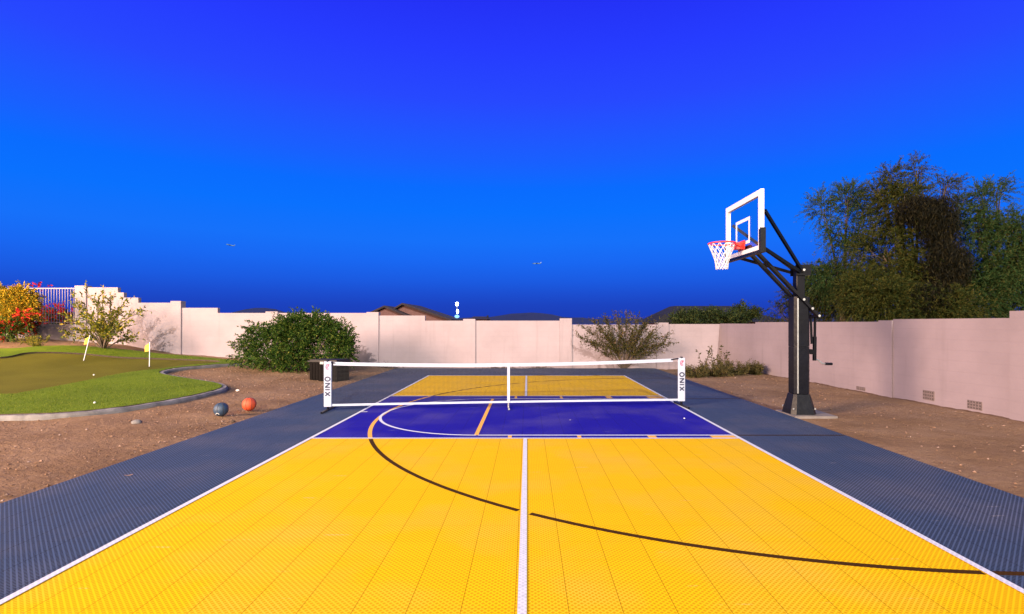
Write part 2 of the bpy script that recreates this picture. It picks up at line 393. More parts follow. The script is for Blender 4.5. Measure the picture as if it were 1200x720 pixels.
def grow(mb, p, d, length, rad, depth, kids=3, ang=.6, gravity=0.0, shrink=.68, segs=None, wob=.15, tips=None, n=5):
    pts, rr = [p.copy()], [rad]; k = 4
    for i in range(k):
        d = (d + Vector((random.gauss(0, wob), random.gauss(0, wob), random.gauss(0, wob) - gravity))).normalized()
        q = pts[-1] + d * length / k
        if depth <= 1 and segs is not None: segs.append((tuple(pts[-1]), tuple(q)))
        pts.append(q); rr.append(rad * (1 - .45 * (i + 1) / k))
    mb.tube(pts, rr, n if depth > 1 else 3, cap=False)
    if depth == 0:
        if tips is not None: tips.append((tuple(pts[-1]), tuple(d)))
        return
    for i in range(kids):
        a = random.uniform(.5, 1.3) * ang; ph = random.uniform(0, 2 * math.pi)
        u = d.orthogonal().normalized(); w = d.cross(u)
        nd_ = (d * math.cos(a) + (u * math.cos(ph) + w * math.sin(ph)) * math.sin(a)).normalized()
        st = pts[-1] if i == 0 else pts[random.choice([2, 3, 4])]
        grow(mb, st, nd_, length * shrink * random.uniform(.8, 1.2), rr[-1] * .75, depth - 1, kids, ang, gravity, shrink, segs, wob, tips, n)

# ================================================================== SETTING
# ---- ground
def ground():
    xs = np.concatenate([np.linspace(-900, -60, 14), np.linspace(-45, -24, 10), np.linspace(-22, -4.2, 120), np.linspace(-4, 4, 9), np.linspace(4.2, 10, 45), np.linspace(12, 45, 14), np.linspace(60, 900, 14)])
    ys = np.concatenate([np.linspace(-300, -10, 8), np.linspace(-6, 3.5, 12), np.linspace(4, 21.5, 150), np.linspace(22.5, 60, 26), np.linspace(80, 1200, 16)])
    V = []
    for y in ys:
        for x in xs:
            z = H(x, y)
            if 3 < y < 21 and (-22 < x < -4.9 or 4.8 < x < 9):
                z += .012 * math.sin(x * 3.1 + y * 1.7) * math.sin(y * 2.6 - x * .9) + random.uniform(-.008, .008)
            if -5 < x < 4.7 and -1 < y < 18.9: z = min(z, -.05)
            V.append((x, y, z))
    nx = len(xs); Fc = [(j * nx + i, j * nx + i + 1, (j + 1) * nx + i + 1, (j + 1) * nx + i) for j in range(len(ys) - 1) for i in range(nx - 1)]
    me = bpy.data.meshes.new('ground'); me.from_pydata(V, [], Fc)
    o = link('ground', me, M['dirt'], smooth=True); prop(o, kind='structure')
ground()

# ---- court
X0, X1, Y0, Y1 = -4.74, 4.60, 0.45, 18.85
SL, SR = CX - 3.048, CX + 3.048
NB, N1, N2, FB = 2.80, 7.37, 11.64, 16.21
mb = MB()
rects = [(X0, SL, Y0, Y1, 0), (SR, X1, Y0, Y1, 0), (SL, SR, Y0, NB, 0), (SL, SR, FB, Y1, 0), (SL, SR, NB, N1, 1), (SL, SR, N2, FB, 1), (SL, SR, N1, N2, 2)]
mi = []
for a, b, c, d, k in rects: mb.quad((a, c, 0), (b, c, 0), (b, d, 0), (a, d, 0)); mi.append(k)
for p, q in (((X0, Y0), (X1, Y0)), ((X1, Y0), (X1, Y1)), ((X1, Y1), (X0, Y1)), ((X0, Y1), (X0, Y0))):
    mb.quad((*p, -.045), (*q, -.045), (*q, 0), (*p, 0)); mi.append(0)
me = bpy.data.meshes.new('sports_court'); me.from_pydata(mb.v, [], mb.f)
court = link('sports_court', me, [M['grey'], M['yellow'], M['blue']]); me.polygons.foreach_set('material_index', np.array(mi, dtype=np.int32))
prop(court, kind='structure')
def rect(mb, a, b, c, d, z): mb.quad((a, c, z), (b, c, z), (b, d, z), (a, d, z))
def arc(mb, cx, cy, r_, a0, a1, w, z, n=64, skip=None):
    for i in range(n):
        t0, t1 = a0 + (a1 - a0) * i / n, a0 + (a1 - a0) * (i + 1) / n
        P = [(cx + (r_ + s * w / 2) * math.cos(t), cy + (r_ + s * w / 2) * math.sin(t)) for t, s in ((t0, -1), (t0, 1), (t1, 1), (t1, -1))]
        mx_, my_ = sum(p[0] for p in P) / 4, sum(p[1] for p in P) / 4
        if skip and skip(mx_, my_): continue
        mb.quad(*[(*p, z) for p in P])
w = .052
mb = MB()
rect(mb, SL, SL + w, NB, FB, .0050); rect(mb, SR - w, SR, NB, FB, .0050)
rect(mb, SL + w, SR - w, NB, NB + w, .0050); rect(mb, SL + w, SR - w, FB - w, FB, .0050)
rect(mb, SL + w, SR - w, N1 - w / 2, N1 + w / 2, .0050); rect(mb, SL + w, SR - w, N2 - w / 2, N2 + w / 2, .0050)
rect(mb, SL + w + .002, SL + .16, 9.54, 9.59, .0050); rect(mb, CX - w / 2, CX + w / 2, NB + w, N1 - w / 2, .0050); rect(mb, CX - w / 2, CX + w / 2, N2 + w / 2, FB - w, .0050)
o = mb.build('pickleball_line', M['white_line'], court)
FT = -.74; LN, LF = HOOP_Y - 1.83, HOOP_Y + 1.83
mb = MB()
rect(mb, FT + .03, SR - .055, LN - .025, LN + .025, .0038); rect(mb, FT + .03, SR - .055, LF - .025, LF + .025, .0038)
arc(mb, FT, HOOP_Y, 1.83, math.pi / 2, 1.5 * math.pi, .05, .0038)
o = mb.build('free_throw_lane_line', M['white_line'], court)
inblue = lambda x, y: N1 + .03 < y < N2 - .03 and SL + .06 < x < SR - .06
mb = MB()
arc(mb, 3.46, HOOP_Y, 6.02, math.pi / 2, 1.5 * math.pi, .06, .0020, 220, lambda x, y: not inblue(x, y))
rect(mb, FT - .03, FT + .03, LN, LF, .0030)
for s, e in ((LN - .028, N1 + .03), (LF + .028, N2 - .03)):
    for xc, ww in ((-.25, .055), (.74, .055), (1.78, .12)): rect(mb, xc - ww / 2, xc + ww / 2, min(s, e), max(s, e), .0030)
    rect(mb, 2.62, SR - .055, min(s, e), max(s, e), .0030)
o = mb.build('basketball_line', M['gold_line'], court)
mb = MB()
arc(mb, 3.46, HOOP_Y, 6.02, math.pi / 2, 1.5 * math.pi, .055, .0020, 900, lambda x, y: N1 - .04 < y < N2 + .04 or abs(x - CX) < .055 or not SL + .06 < x < SR - .06)
arc(mb, 3.46, HOOP_Y, 6.02, math.pi / 2, 1.5 * math.pi, .055, .0020, 220, lambda x, y: x < SR or x > X1)
for yy in (HOOP_Y - 6.02, HOOP_Y + 6.02):
    rect(mb, 3.5, X1 - .02, yy - .0275, yy + .0275, .0030)
for yy in (LN, LF): rect(mb, SR + .01, X1 - .02, yy - .02, yy + .02, .0030)
o = mb.build('court_marking', M['black_line'], court)

# ---- putting green (outlines seen in the photograph, dropped on to the terrain)
def smooth_poly(P, n=6, closed=True):
    out = []; k = len(P)
    for i in range(k if closed else k - 1):
        p0, p1, p2, p3 = (P[(i + j) % k] if closed else P[min(max(i + j, 0), k - 1)] for j in (-1, 0, 1, 2))
        for t in np.linspace(0, 1, n, endpoint=False):
            out.append(.5 * ((2 * p1) + (p2 - p0) * t + (2 * p0 - 5 * p1 + 4 * p2 - p3) * t * t + (3 * p1 - p0 - 3 * p2 + p3) * t ** 3))
    if not closed: out.append(P[-1])
    return out
def g2(px, py): v = ray(px, py); return Vector((v.x, v.y))
front = [Vector((-13.5, 9.3)), Vector((-10.8, 8.65)), g2(0, 492), g2(70, 489.5), g2(130, 484), g2(190, 475), g2(232, 466.5), g2(258, 459), g2(256, 454), g2(236, 450), g2(205, 445), g2(187, 441), g2(192, 437.5), g2(212, 434), g2(245, 431), g2(284, 428)]
rear = [g2(262, 424), g2(200, 418.5), g2(150, 413), g2(100, 409), g2(50, 409), g2(0, 412), Vector((-18.5, 16.3)), Vector((-17.5, 12.0))]
OUT = smooth_poly(front + rear, 6)
inner = [Vector((-16.3, 14.0)), Vector((-14.5, 11.0)), g2(0, 467), g2(25, 465), g2(63, 458), g2(100, 450.5), g2(140, 442), g2(163, 438.5), g2(190, 435.5), g2(220, 431.5), g2(255, 428), g2(250, 425.5), g2(200, 423.5), g2(140, 421.5), g2(100, 417.8), g2(60, 416), g2(30, 417), g2(0, 422.5)]
INN = smooth_poly(inner, 6)
def inside(p, poly):
    c = False; j = len(poly) - 1
    for i in range(len(poly)):
        a, b = poly[i], poly[j]
        if (a.y > p[1]) != (b.y > p[1]) and p[0] < (b.x - a.x) * (p[1] - a.y) / (b.y - a.y + 1e-12) + a.x: c = not c
        j = i
    return c
def turf_sheet(name, outer, lift, mat, hole=None, parent=None):
    from mathutils.geometry import delaunay_2d_cdt
    pts = list(outer); n = len(pts); edges = [(i, (i + 1) % n) for i in range(n)]
    if hole:
        b = len(pts); pts += list(hole); edges += [(b + i, b + (i + 1) % len(hole)) for i in range(len(hole))]
    xs = [p.x for p in outer]; ys = [p.y for p in outer]
    for x in np.arange(min(xs), max(xs), .35):
        for y in np.arange(min(ys), max(ys), .35):
            if inside((x, y), outer) and not (hole and inside((x, y), hole)): pts.append(Vector((x, y)))
    v, e, f, *_ = delaunay_2d_cdt(pts, edges, [], 0, 1e-4)
    V = [(p.x, p.y, H(p.x, p.y) + lift) for p in v]; Fc = []
    for t in f:
        c = sum((v[i] for i in t), Vector((0, 0))) / len(t)
        if inside(c, outer) and not (hole and inside(c, hole)): Fc.append(tuple(t))
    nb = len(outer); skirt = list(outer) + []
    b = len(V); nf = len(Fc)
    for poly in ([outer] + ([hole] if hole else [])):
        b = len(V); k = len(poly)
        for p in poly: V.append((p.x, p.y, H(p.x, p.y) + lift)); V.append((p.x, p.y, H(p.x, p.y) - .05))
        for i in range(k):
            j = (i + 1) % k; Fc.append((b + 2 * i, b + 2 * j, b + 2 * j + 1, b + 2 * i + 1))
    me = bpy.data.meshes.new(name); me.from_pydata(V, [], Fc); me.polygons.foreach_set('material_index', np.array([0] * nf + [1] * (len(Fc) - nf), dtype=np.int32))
    return link(name, me, [mat, M['litter_edge_shade']], parent)  # skirt faces take a dark colour in place of the shade along the edge
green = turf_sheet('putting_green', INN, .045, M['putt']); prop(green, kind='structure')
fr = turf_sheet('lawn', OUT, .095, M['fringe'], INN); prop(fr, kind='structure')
# short turf blades standing on the fringe
P = []
xs = [p.x for p in OUT]; ys = [p.y for p in OUT]
while len(P) < 30000:
    x = random.uniform(max(min(xs), -15.5), max(xs)); y = random.uniform(min(ys), max(ys))
    if y > 13 and random.random() < .5: continue
    if inside((x, y), OUT) and not inside((x, y), INN): P.append((x, y, H(x, y) + .08))
P = np.array(P)
o = quads_mesh('grass', leaves(P, np.tile([0, 0, 1.0], (len(P), 1)), .035, .010, .45), M['lf_grass']); prop(o, kind='stuff')
# kerb along the front edge
K = smooth_poly(front, 8, closed=False)
mb = MB(); prof = [(0.0, -.08), (0.0, .07), (.02, .085), (.10, .08), (.13, .04), (.14, -.08)]
rings = []
for i, p in enumerate(K):
    t = (K[min(i + 1, len(K) - 1)] - K[max(i - 1, 0)]).normalized(); nrm = Vector((t.y, -t.x))
    rings.append([(p.x + nrm.x * a, p.y + nrm.y * a, H(p.x, p.y) + z + random.uniform(-.006, .006)) for a, z in prof])
for a, b in zip(rings, rings[1:]):
    base = len(mb.v); mb.v += a + b; m_ = len(prof)
    for k in range(m_ - 1): mb.f.append((base + k, base + k + 1, base + m_ + k + 1, base + m_ + k))
for r_ in (rings[0], rings[-1]):
    base = len(mb.v); mb.v += r_; mb.f.append(tuple(range(base, base + len(r_))))
o = mb.build('kerb', M['kerb']); prop(o, kind='structure')

# ---- gravel
def scatter(n, fn, smin, smax):
    V, Fc = [], []
    base = [(1, 0, 0), (-1, 0, 0), (0, 1, 0), (0, -1, 0), (0, 0, 1), (0, 0, -1)]
    tri = [(0, 2, 4), (2, 1, 4), (1, 3, 4), (3, 0, 4), (2, 0, 5), (1, 2, 5), (3, 1, 5), (0, 3, 5)]
    k = 0
    while k < n:
        p = fn()
        if p is None: continue
        s = smin + (smax - smin) * random.random() ** 3; b = len(V); a = random.uniform(0, 6.3); ca, sa = math.cos(a), math.sin(a)
        sx, sy, sz = s * random.uniform(.7, 1.3), s * random.uniform(.7, 1.3), s * random.uniform(.4, .8)
        z = H(*p) + sz * .3
        for q in base:
            x, y = q[0] * sx, q[1] * sy; V.append((p[0] + x * ca - y * sa + random.gauss(0, s * .15), p[1] + x * sa + y * ca, z + q[2] * sz))
        Fc += [tuple(b + i for i in t) for t in tri]; k += 1
    return V, Fc
def gleft():
    x, y = random.uniform(-14, -4.85), random.uniform(4.5, 20)
    if x < -1.02 * y: return None
    if inside((x, y), OUT): return None
    return x, y
def gleft2():
    y = random.uniform(15, 20.2); x = random.uniform(-1.02 * y, -5)
    if inside((x, y), OUT): return None
    return x, y
def gright():
    y = random.uniform(4.5, 20); x = random.uniform(4.75, 8.2 - .073 * (y - 9)); return x, y
V, Fc = [], []
for n, fn in ((5000, gleft), (1300, gleft2), (1600, gright)):
    v, f = scatter(n, fn, .005, .024); b = len(V); V += v; Fc += [tuple(b + i for i in t) for t in f]
me = bpy.data.meshes.new('gravel'); me.from_pydata(V, [], Fc); prop(link('gravel', me, M['gravel']), kind='stuff')

# ---- concrete footing of the hoop
mb = MB(); mb.box(4.62, 5.36, 9.05, 9.75, -.10, .012)
prop(mb.build('concrete_pad', M['pad']), kind='structure')

# ---- far hills
def hills(name, y, ridge):
    mb = MB(); n = len(ridge)
    pts = [at(px, py, y) for px, py in ridge]
    for a, b in zip(pts, pts[1:]):
        k = 1.0
        mb.quad((a.x * .93, y * .9, -2), (b.x * .93, y * .9, -2), b, a); mb.quad(a, b, (b.x, y * 1.15, -2), (a.x, y * 1.15, -2))
    prop(mb.build(name, M['hill'], smooth=True), kind='structure')
rd = [(-900, 372), (-500, 366), (-200, 371), (0, 369), (120, 370), (200, 367)]
for px in range(215, 900, 12):
    h = 374 - 13 * math.exp(-((px - 305) / 42) ** 2) - 7 * math.exp(-((px - 618) / 46) ** 2) - 4 * math.exp(-((px - 440) / 60) ** 2)
    rd.append((px, h + random.uniform(-.9, .9)))
rd += [(950, 371), (1100, 368), (1400, 370), (2100, 372)]
hills('hills', 2600, rd)

# ================================================================== WALLS
def bz(py): return EYE + (HY - py) * BACK / F
def bx(px): return (px - PX) * BACK / F
back = thing('garden_wall', (bx(500), BACK, 0), 'long pink stucco block wall with stepped top closing the back of the court', 'wall')
def panel(steps, name='wall_panel', y0=BACK, th=.16, bottom=None):
    """steps: [(px0, px1, py_top)] -> a stepped slab, one mesh"""
    mb = MB()
    prof = [(bx(steps[0][0]), -.5)]
    for a, b, t in steps: prof += [(bx(a), bz(t)), (bx(b), bz(t))]
    prof += [(bx(steps[-1][1]), -.5)]
    mb.prism([(x, y0, z) for x, z in prof], [(x, y0 + th, z) for x, z in prof])
    return mb.build(name, M['stucco'], back)
panel([(-260, 89.4, 380)])
panel([(101.6, 138, 337), (138, 145, 343), (145, 162, 349), (162, 201.4, 355)])
panel([(212.6, 255, 361), (255, 312.4, 367)])
panel([(325.6, 430.4, 367)])
panel([(443.6, 498, 370), (498, 543.4, 376)])
panel([(556.6, 656.4, 376)])
panel([(669.6, 769.4, 380.6)])
panel([(782.6, 845, 380)])
for a, b, t in ((89, 102, 335), (201, 213, 353), (312, 326, 365.3), (430, 444, 366), (543, 557, 374), (656, 670, 373.3), (769, 783, 378.3)):
    mb = MB(); mb.box(bx(a), bx(b), BACK - .06, BACK + .24, -.5, bz(t)); mb.build('pilaster', M['stucco'], back)
def rwx(d): return 8.36 - .073 * (d - 9.04)
side = thing('garden_wall', (rwx(11.7), 11.7, 0), 'pink stucco block wall running along the right side behind the basketball hoop', 'wall')
def rpanel(d0, d1, z, name='wall_panel', out_=0.0, th=.16, zb=-.5):
    mb = MB(); a, b = Vector((rwx(d0), d0)), Vector((rwx(d1), d1)); t = (b - a).normalized(); n = Vector((t.y, -t.x))
    P = [a - n * out_, b - n * out_, b + n * th, a + n * th]
    mb.prism([(p.x, p.y, zb) for p in P], [(p.x, p.y, z) for p in P]); return mb.build(name, M['stucco'], side)
rpanel(17.75, BACK - .003, 1.603); rpanel(12.115, 17.75, 1.655); rpanel(9.03, 11.70, 1.71); rpanel(11.705, 12.11, 1.685, 'pilaster', .025, .2)
rpanel(8.62, 9.025, 1.83, 'pilaster', .06, .24); rpanel(1.0, 8.615, 1.71)
def drain(px0, px1, py0, py1):
    dm = (px0 + px1) / 2; d = 9.02 / ((dm - PX) / F + .073); d0 = 9.02 / ((px1 - PX) / F + .073); d1 = 9.02 / ((px0 - PX) / F + .073)
    z0 = EYE - (py1 - HY) / F * d; z1 = EYE - (py0 - HY) / F * d
    mb = MB(); a, b = Vector((rwx(d0), d0)), Vector((rwx(d1), d1)); t = (b - a).normalized(); n = Vector((t.y, -t.x))
    P = [a - n * .012, b - n * .012, b + n * .02, a + n * .02]
    mb.prism([(p.x, p.y, z0) for p in P], [(p.x, p.y, z1) for p in P]); ob = mb.build('drain_block', M['block_dark'], side)
    mb = MB()
    for i in range(5):
        for j in range(3):
            u = (i + .5) / 5; c = a.lerp(b, u) - n * .013; zz = z0 + (z1 - z0) * (j + .5) / 3; e = t * (b - a).length * .06; hz = (z1 - z0) * .10
            mb.prism([(c.x - e.x - n.x * .002, c.y - e.y, zz - hz), (c.x + e.x - n.x * .002, c.y + e.y, zz - hz), (c.x + e.x - n.x * .002, c.y + e.y, zz + hz), (c.x - e.x - n.x * .002, c.y - e.y, zz + hz)],
                     [(c.x - e.x + n.x * .01, c.y - e.y, zz - hz), (c.x + e.x + n.x * .01, c.y + e.y, zz - hz), (c.x + e.x + n.x * .01, c.y + e.y, zz + hz), (c.x - e.x + n.x * .01, c.y - e.y, zz + hz)])
    mb.build('drain_hole', M['vent_hole'], ob)
drain(1082, 1095, 458, 469); drain(1134, 1151, 470, 480); drain(1004, 1014, 453.5, 457.5)

# view fence on the low wall at the far left
fence = thing('metal_fence', (bx(40), BACK + .08, bz(380)), 'pale metal picket fence standing on the low wall at far left', 'fence')
for py in (338, 378):
    mb = MB(); z = bz(py); mb.box(bx(-120), bx(89) - .003, BACK + .06, BACK + .10, z - .018, z + .018); mb.build('rail', M['fence'], fence)
for px in np.arange(-20, 88, 3.25):
    x = bx(px); mb = MB(); mb.box(x - .008, x + .008, BACK + .072, BACK + .088, bz(380), bz(338) - .019); mb.build('picket', M['fence'], fence)
for px in (-30, -120):
    x = bx(px); mb = MB(); mb.box(x - .03, x + .03, BACK + .05, BACK + .11, bz(380), bz(336.5)); mb.build('post', M['fence'], fence)

# ================================================================== PICKLEBALL NET
NL, NR = Vector((-3.72, 9.72, 0)), Vector((3.03, 10.24, 0))
net = thing('pickleball_net', (NL + NR) / 2, 'portable pickleball net with white tapes stretched across the blue zone', 'net')
axis = (NR - NL).normalized(); nrm = Vector((axis.y, -axis.x, 0))            # nrm points to the camera
LEN = (NR - NL).length
def np_(u, z, off=0.0): p = NL + axis * u + nrm * off; return Vector((p.x, p.y, z))
def topz(u): t = u / LEN; return .905 + .035 * t - .065 * 4 * t * (1 - t)
def botz(u): t = u / LEN; return .100 + .028 * t + .01 * 4 * t * (1 - t)
NS = 44
def ribbon(z0, z1, u0, u1, off, th, name, mat):
    mb = MB(); us = [u0 + (u1 - u0) * i / NS for i in range(NS + 1)]; b = 0
    for u in us: mb.v += [tuple(np_(u, z0(u), off)), tuple(np_(u, z1(u), off)), tuple(np_(u, z1(u), off - th)), tuple(np_(u, z0(u), off - th))]
    for i in range(NS):
        for k in range(4): mb.f.append((4 * i + k, 4 * i + (k + 1) % 4, 4 * i + 4 + (k + 1) % 4, 4 * i + 4 + k))
    mb.f += [(3, 2, 1, 0), tuple(4 * NS + k for k in range(4))]
    return mb.build(name, mat, net)
ribbon(lambda u: topz(u) - .062, topz, .12, LEN - .19, .006, .012, 'top_tape', M['sleeve'])
ribbon(lambda u: botz(u) - .02, lambda u: botz(u) + .018, .04, LEN - .04, .006, .012, 'bottom_tape', M['sleeve'])
mb = MB(); cw = .0019
for u in np.arange(.08, LEN - .06, .024):
    a, b = np_(u, botz(u) + .018), np_(u, topz(u) - .062); e = axis * cw; g = nrm * cw
    mb.quad(a - e, a + e, b + e, b - e); mb.quad(a - g, a + g, b + g, b - g)
nh = 29
for j in range(1, nh):
    t = j / nh; zf = lambda u: (botz(u) + .018) * (1 - t) + (topz(u) - .062) * t
    us = [.07 + (LEN - .14) * i / 24 for i in range(25)]
    for a, b in zip(us, us[1:]):
        mb.quad(np_(a, zf(a) - cw), np_(b, zf(b) - cw), np_(b, zf(b) + cw), np_(a, zf(a) + cw))
me = bpy.data.meshes.new('net_mesh'); me.from_pydata(mb.v, [], mb.f); link('net_mesh', me, M['netcord'], net)
uc = LEN * .498
mb = MB(); mb.prism([np_(uc - .025, botz(uc) - .02, .014), np_(uc + .025, botz(uc) - .02, .014), np_(uc + .025, botz(uc) - .02, -.01), np_(uc - .025, botz(uc) - .02, -.01)],
                    [np_(uc - .025, topz(uc) + .003, .014), np_(uc + .025, topz(uc) + .003, .014), np_(uc + .025, topz(uc) + .003, -.01), np_(uc - .025, topz(uc) + .003, -.01)])
mb.build('center_strap', M['sleeve'], net)
mb = MB(); mb.tube([np_(uc, .005, -.01), np_(uc, botz(uc) - .02, -.01)], .016, 8); mb.bar(np_(uc, .02, -.25), np_(uc, .02, .25), .03, .02); mb.build('center_leg', M['steel'], net)
GL = {'O': [((0, .3), (0, .7)), ((0, .7), (.3, 1)), ((.3, 1), (.7, 1)), ((.7, 1), (1, .7)), ((1, .7), (1, .3)), ((1, .3), (.7, 0)), ((.7, 0), (.3, 0)), ((.3, 0), (0, .3))],
      'N': [((0, 0), (0, 1)), ((0, 1), (1, 0)), ((1, 0), (1, 1))], 'I': [((0, 0), (0, 1))], 'X': [((0, 0), (1, 1)), ((0, 1), (1, 0))]}
for side_, u in ((0, .02), (1, LEN - .02)):
    zt, zb = (.912, .075) if side_ == 0 else (.945, .10)
    mb = MB(); hw, ht = .070, .026
    def ring(z, s=1.0): return [np_(u + a * hw * s, z, b * ht * s) for a, b in ((-1, -.5), (-1, .5), (-.85, 1), (.85, 1), (1, .5), (1, -.5), (.85, -1), (-.85, -1))]
    mb.prism(ring(zb), ring(zt)); sl = mb.build('post_sleeve', M['sleeve'], net)
    mb = MB(); zc = zt - .29; cap = .086
    for ch in 'ONIX':
        wd = 0 if ch == 'I' else .072
        for (x0, y0), (x1, y1) in GL[ch]:
            # turned a quarter: letters read downwards, their tops point right
            a = np_(u - cap / 2 + y0 * cap, zc - x0 * wd, ht + .001); b = np_(u - cap / 2 + y1 * cap, zc - x1 * wd, ht + .001)
            mb.bar(a, b, .003, .025, up=tuple(nrm.cross((b - a).normalized())))
        zc -= wd + .044
    mb.build('lettering', M['ink'], sl)
    mb = MB(); c = np_(u, zt - .10, ht + .001)
    for i in range(10):
        a0, a1 = .5 + i * .5, .5 + (i + 1) * .5
        f = lambda a: np_(u + .030 * math.cos(a), zt - .10 + .045 * math.sin(a), ht + .001)
        mb.bar(f(a0), f(a1), .003, .022, up=tuple(nrm.cross((f(a1) - f(a0)).normalized())))
    a, b = np_(u - .01, zt - .12, ht + .001), np_(u + .03, zt - .05, ht + .001)
    mb.bar(a, b, .003, .024, up=tuple(nrm.cross((b - a).normalized()))); mb.build('emblem', M['pink'], sl)
    mb = MB(); mb.tube([np_(u, .012), np_(u, zb + .05)], .022, 10); mb.build('post', M['black'], net)
    mb = MB(); mb.tube([np_(u, zt - .01), np_(u, zt + .022)], [.03, .026], 10); mb.build('post_cap', M['black'], net)
    mb = MB(); mb.tube([np_(u, .022, -.38), np_(u, .022, .38)], .02, 8); mb.build('foot', M['black'], net)
    s = 1 if side_ == 0 else -1
    mb = MB()
    u2 = u + s * (.13 if side_ == 0 else .21)
    mb.bar(np_(u, zt - .004, .012), np_(u2, topz(u2) - .02, .012), .022, .022)
    mb.build('tension_strap', M['black'], net)

# ================================================================== BASKETBALL HOOP
PXX, PY = 4.87, HOOP_Y; BX = 3.87
hoop = thing('basketball_hoop', (PXX, PY, 0), 'tall black in-ground basketball hoop with clear backboard and red rim', 'basketball hoop')
mb = MB(); mb.box(PXX - .075, PXX + .075, PY - .075, PY + .075, .012, 2.63, .012); mb.build('pole', M['black'], hoop)
mb = MB()
def sq(h, z, c=.3): c *= h; return [(PXX - h + c, PY - h, z), (PXX + h - c, PY - h, z), (PXX + h, PY - h + c, z), (PXX + h, PY + h - c, z), (PXX + h - c, PY + h, z), (PXX - h + c, PY + h, z), (PXX - h, PY + h - c, z), (PXX - h, PY - h + c, z)]
mb.prism(sq(.138, .37), sq(.138, 1.2)); mb.prism(sq(.139, 1.205), sq(.138, 2.09)); pad = mb.build('pole_pad', M['vinyl'], hoop)
mb = MB()
for z in np.arange(.55, 2.0, .075): mb.prism(sq(.1405, z), sq(.1405, z + .010))
mb.build('pad_crease', M['vinyl'], pad)
mb = MB(); mb.bar((PXX - .09, PY - .140, .38), (PXX - .09, PY - .140, 2.06), .022, .012, up=(0, 1, 0)); mb.build('pad_seam', M['steel'], pad)
mb = MB(); mb.prism(sq(.225, .014), sq(.21, .10)); mb.prism(sq(.21, .1005), sq(.148, .36)); mb.build('pole_base', M['vinyl'], hoop)
for sx in (-1, 1):
    for sy in (-1, 1): mb = MB(); mb.tube([(PXX + sx * .19, PY + sy * .19, .10), (PXX + sx * .19, PY + sy * .19, .13)], .016, 6); mb.build('anchor_bolt', M['steel'], hoop)
# arms
for sy in (-.125, .125):
    mb = MB(); mb.bar((BX + .12, PY + sy, 2.95), (5.17, PY + sy, 1.72), .045, .10, up=(0, 1, 0)); mb.build('lower_arm', M['black'], hoop)
for x, z, hw, sz in ((BX + .07, 2.93, .2, .08), (PXX, 2.04, .16, .05), (PXX, 2.56, .15, .06), (5.14, 1.75, .13, .04)):
    mb = MB(); mb.bar((x, PY - hw, z), (x, PY + hw, z), sz, sz); mb.build('pivot_bar', M['black'], hoop)
for sy in (-1, 1):
    mb = MB(); mb.bar((PXX - .02, PY + sy * .12, 2.58), (BX + .08, PY + sy * .68, 3.50), .040, .055); mb.build('upper_strut', M['black'], hoop)
    mb = MB(); mb.bar((PXX - .04, PY + sy * .12, 2.53), (BX + .06, PY + sy * .62, 2.90), .040, .055); mb.build('lower_strut', M['black'], hoop)
for y in (PY - .11, PY + .078): mb = MB(); mb.box(PXX - .10, PXX + .16, y, y + .032, 2.47, 2.66); mb.build('top_bracket', M['black'], hoop)
for x, z in ((PXX, 2.04), (5.14, 1.75), (BX + .2, 2.86), (PXX, 2.56), (5.02, 1.88)): mb = MB(); mb.tube([(x, PY - .16, z), (x, PY - .185, z)], .022, 8); mb.build('pivot_bolt', M['steel'], hoop)
mb = MB(); mb.tube([(5.16, PY, 1.74), (5.155, PY, 1.35)], .024, 8); mb.tube([(5.155, PY, 1.38), (5.15, PY, .95)], .034, 8); mb.bar((PXX + .13, PY, 1.12), (5.15, PY, 1.10), .06, .09); ac = mb.build('height_actuator', M['black'], hoop)
mb = MB(); mb.tube([(5.15, PY, .96), (5.21, PY, .965), (5.27, PY - .03, .90), (5.33, PY - .04, .895)], .015, 6); mb.build('crank_handle', M['steel'], ac)
mb = MB(); mb.tube([(5.32, PY - .04, .895), (5.44, PY - .05, .893)], .024, 8); mb.build('handle_grip', M['black'], ac)
mb = MB(); mb.bar((PXX + .20, PY - .03, 1.72), (PXX + .215, PY - .03, 1.25), .03, .03); mb.build('height_gauge', M['black'], hoop)
# backboard
B0, B1, Z0, Z1 = PY - .76, PY + .76, 2.84, 3.84
bb = MB(); bb.box(BX - .006, BX + .006, B0 + .03, B1 - .03, Z0 + .03, Z1 - .03); board = bb.build('backboard', M['glass'], hoop)
fw = .095
mb = MB(); x0, x1 = BX - .022, BX + .035
mb.box(x0, x1, B0, B1, Z1 - fw, Z1); mb.box(x0, x1, B0, B0 + fw, Z0 + .001, Z1 - fw); mb.box(x0, x1, B1 - fw, B1, Z0 + .001, Z1 - fw); mb.box(x0, x1, B0 + fw, B1 - fw, Z0 + .001, Z0 + fw * .8)
mb.build('backboard_frame', M['white_p'], board)
mb = MB(); sw, zs0 = .305, 3.02; t = .055; x0, x1 = BX - .010, BX - .0065
mb.box(x0, x1, PY - sw, PY + sw, zs0 + .46 - t, zs0 + .46); mb.box(x0, x1, PY - sw, PY - sw + t, zs0, zs0 + .46 - t); mb.box(x0, x1, PY + sw - t, PY + sw, zs0, zs0 + .46 - t); mb.box(x0, x1, PY - sw + t, PY + sw - t, zs0, zs0 + t)
mb.build('shooter_square', M['white_p'], board)
mb = MB(); x0, x1 = BX - .035, BX + .055
mb.box(x0, x1, B0 - .02, B1 + .02, Z0 - .05, Z0 - .001); mb.box(x0, x1, B0 - .02, B0 - .001, Z0, Z0 + .36); mb.box(x0, x1, B1 + .001, B1 + .02, Z0, Z0 + .36)
mb.box(BX - .030, BX - .023, B0 - .001, B0 + .055, Z0, Z0 + .34)
mb.build('edge_pad', M['vinyl'], board)
